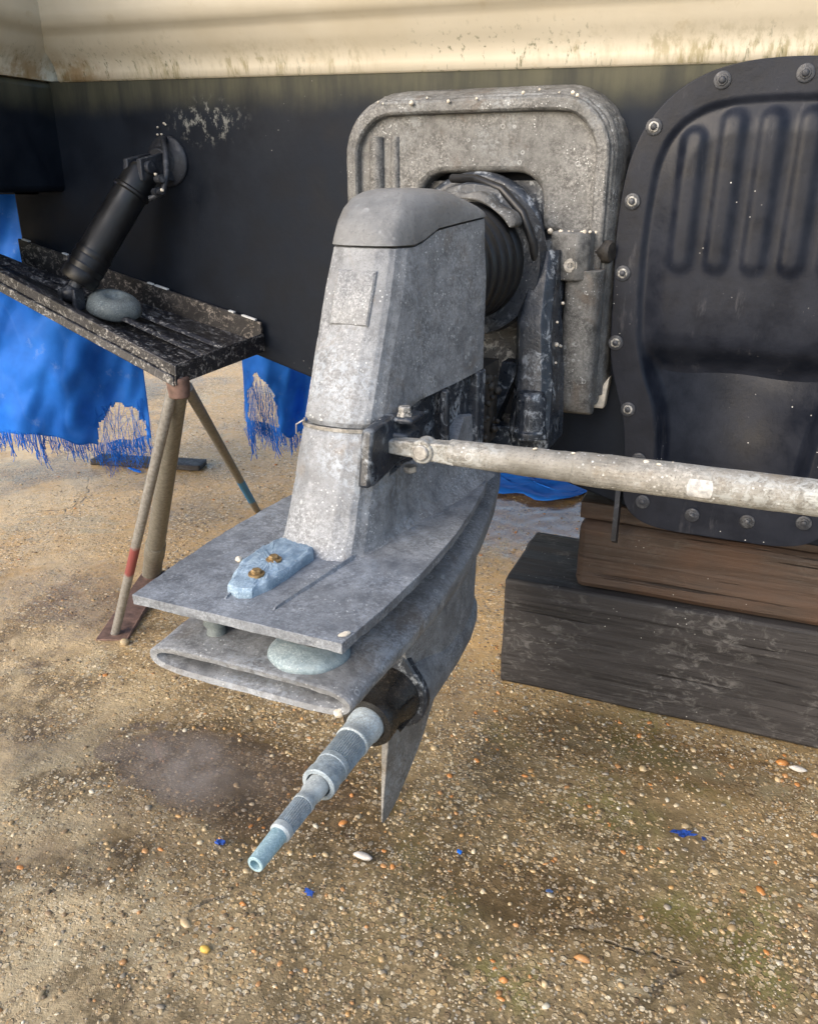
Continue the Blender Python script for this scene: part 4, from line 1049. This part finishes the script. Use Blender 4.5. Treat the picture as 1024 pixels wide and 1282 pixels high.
# ------------------------------------------------------------------ timber blocks, plank, bits on the ground
def beam(name, mat, lo, hi, label, yaw=0, bev=.008, seed=0, cham=0):
    """a sawn baulk with slightly uneven faces"""
    nx, ny, nz = 26, 8, 8; V = {}; b = MB(); L = Vector(hi)-Vector(lo); c = Vector(((lo[0]+hi[0])/2, (lo[1]+hi[1])/2, lo[2]))
    rot = Matrix.Rotation(yaw, 3, 'Z')
    def vid(i, j, k):
        key = (i, j, k)
        if key not in V:
            p = Vector((lo[0]+L.x*i/nx, lo[1]+L.y*j/ny, lo[2]+L.z*k/nz)); q = p*9+Vector((seed, seed*2, 0))
            e = sum((a in (0, m)) for a, m in ((i, nx), (j, ny), (k, nz)))
            p += Vector((mnoise.noise(q), mnoise.noise(q+Vector((9, 0, 0))), mnoise.noise(q+Vector((0, 9, 0)))*(0 if k == 0 else .6)))*.004
            if e >= 2: p += (c+Vector((0, 0, L.z/2))-p)*Vector((.0, .012, .012)) if False else (c+Vector((0, 0, L.z/2))-p).normalized()*(.003+.004*abs(mnoise.noise(q*3)))
            V[key] = len(b.v); b.v.append(tuple(rot @ (p-c) + c))
        return V[key]
    for i in range(nx):
        for j in range(ny):
            b.face((vid(i,j,0), vid(i+1,j,0), vid(i+1,j+1,0), vid(i,j+1,0))); b.face((vid(i,j,nz), vid(i+1,j,nz), vid(i+1,j+1,nz), vid(i,j+1,nz)))
    for i in range(nx):
        for k in range(nz):
            b.face((vid(i,0,k), vid(i+1,0,k), vid(i+1,0,k+1), vid(i,0,k+1))); b.face((vid(i,ny,k), vid(i+1,ny,k), vid(i+1,ny,k+1), vid(i,ny,k+1)))
    for j in range(ny):
        for k in range(nz):
            b.face((vid(0,j,k), vid(0,j+1,k), vid(0,j+1,k+1), vid(0,j,k+1))); b.face((vid(nx,j,k), vid(nx,j+1,k), vid(nx,j+1,k+1), vid(nx,j,k+1)))
    o = b.build(name, mat, None, ang=40, bevel=bev, loc=tuple(c)); tag(o, label, 'timber block'); return o
beam('timber_block', M['timber_black'], (.018, .846, 0), (1.5, 1.10, .236), 'large black tarred timber lying on the ground under the boat', R(1.2), .006, 1)
beam('timber_block', M['timber_brown'], (.155, .852, .2385), (1.4, 1.06, .372), 'brown weathered timber with visible grain resting on the black timber', R(.8), .012, 5)
beam('timber_packer', M['timber_brown'], (.150, .858, .374), (.62, 1.0, .407), 'short thin brown packing board between the brown timber and the hull', 0, .004, 9)
beam('timber_plank', M['timber_black'], (-1.78, 1.62, .002), (-1.36, 1.70, .022), 'thin dark plank lying on the ground behind the prop stand', R(14), .002, 12)['category'] = 'plank'

def flake(x, y, sx, sy, th, label, mat, hgt=.0016, seed=0):
    b = MB(); rnd = random.Random(seed); z = float(gz(x, y)); n = 17
    ring = [(math.cos(2*PI*i/n)*rnd.uniform(.4, 1), math.sin(2*PI*i/n)*rnd.uniform(.35, 1)) for i in range(n)]
    pts = [Vector((x+sx*a*math.cos(th)-sy*c*math.sin(th), y+sx*a*math.sin(th)+sy*c*math.cos(th), z+.0028+.0016*rnd.random())) for a, c in ring]
    b.loft([pts, [p+Vector((0, 0, hgt)) for p in pts]])
    o = b.build('paint_flake', mat, None, ang=40, loc=(x, y, z)); tag(o, label, 'paint flake', 'blue paint flakes on the concrete'); return o
flake(.420, .533, .022, .011, .3, 'largest blue paint flake, on the pale concrete in front of the timbers', M['flake'], .001, 2)
flake(.45, .535, .006, .005, .5, 'tiny blue paint flake just right of the largest flake', M['flake'], .001, 12)
flake(.111, .357, .0062, .004, -.2, 'small bright blue oblong paint flake midway between shaft tip and largest flake', plain('bright_blue_flake', (.01,.14,.6), .35), .003, 3)
flake(-.06, .198, .0115, .007, -.4, 'dark blue paint flake nearest the bottom of the picture, below the shaft tip', M['flake'], .002, 4)
flake(-.235, .226, .0105, .006, .2, 'curled dark blue paint flake left of the shaft tip', M['flake'], .004, 5)
flake(.255, .34, .006, .003, .2, 'thin blue-grey paint flake in the wet patch at the lower right', plain('grey_blue_flake', (.05,.09,.2), .3), .002, 6)
flake(-1.57, 1.585, .05, .012, -.3, 'torn blue tarpaulin shred on the ground beside the thin dark plank', M['tarp'], .004, 7)
def chip(x, y, z, label, c, s=.006, name='stone', cat='stone', seed=1, sq=(1.3, .9, .6)):
    b = MB(); b.blob((x, y, z), s, 0, seed, sq, 10, 6); o = b.build(name, plain('chip_'+str(seed), c, .55), None, ang=80, loc=(x, y, z)); tag(o, label, cat)
chip(.257, .845, .135, 'small orange leaf scrap stuck on the face of the black timber', (.5,.2,.07), .0055, 'leaf_scrap', 'leaf', 3, (1, .35, .7))
chip(-.02, .29, .004, 'pale grey flat stone lying below the propeller shaft', (.5,.47,.43), .012, 'stone', 'stone', 4, (1.4, .5, .35))
chip(-.775, .63, .011, 'round tan pebble at the corner of the prop stand foot plate', (.36,.28,.17), .010, 'stone', 'stone', 5, (1, 1, .9))
chip(-.14, .06, .004, 'yellow pebble in the foreground left of the shaft tip', (.6,.38,.08), .007, 'stone', 'stone', 6, (1.1, .8, .6))
chip(.585, .765, .008, 'white broken stone chip beside the right end of the black timber', (.5,.48,.44), .010, 'stone', 'stone', 8, (1.4, .6, .5))

# ------------------------------------------------------------------ camera, light
cd = bpy.data.cameras.new('camera'); co = bpy.data.objects.new('camera', cd); COL.objects.link(co); S.camera = co
cd.sensor_fit = 'HORIZONTAL'; cd.sensor_width = 36; cd.lens = 36*1027/1024; cd.clip_start = .02; cd.clip_end = 800
co.location = CAM
pitch = math.atan2(641-230, 1027)
co.rotation_euler = (PI/2 - pitch, 0, R(23.5))

SUN_AZ_FROM = Vector((-.4, -.91, 0)).normalized(); EL = R(30)
sdir = Vector((SUN_AZ_FROM.x*math.cos(EL), SUN_AZ_FROM.y*math.cos(EL), math.sin(EL)))
ld = bpy.data.lights.new('sun', 'SUN'); ld.energy = .5; ld.angle = R(50); ld.color = (1, 1, 1)
lo = bpy.data.objects.new('sun', ld); COL.objects.link(lo); lo.location = sdir*10
lo.rotation_euler = (-sdir).to_track_quat('-Z', 'Y').to_euler()
W = bpy.data.worlds.new('World'); S.world = W; W.use_nodes = True
nt = W.node_tree; bg = nt.nodes['Background']; sk = nt.nodes.new('ShaderNodeTexSky'); sk.sky_type = 'NISHITA'; sk.sun_disc = False
sk.sun_elevation = EL; sk.sun_rotation = math.atan2(SUN_AZ_FROM.x, SUN_AZ_FROM.y); sk.dust_density = 3.; sk.air_density = 1.; sk.ozone_density = 1
nt.links.new(sk.outputs[0], bg.inputs[0]); bg.inputs[1].default_value = .15
S.view_settings.view_transform = 'Standard'; S.view_settings.look = 'None'; S.view_settings.exposure = 1.28; S.view_settings.gamma = 1
S.render.engine = 'CYCLES'; S.cycles.max_bounces = 8; S.cycles.use_denoising = True
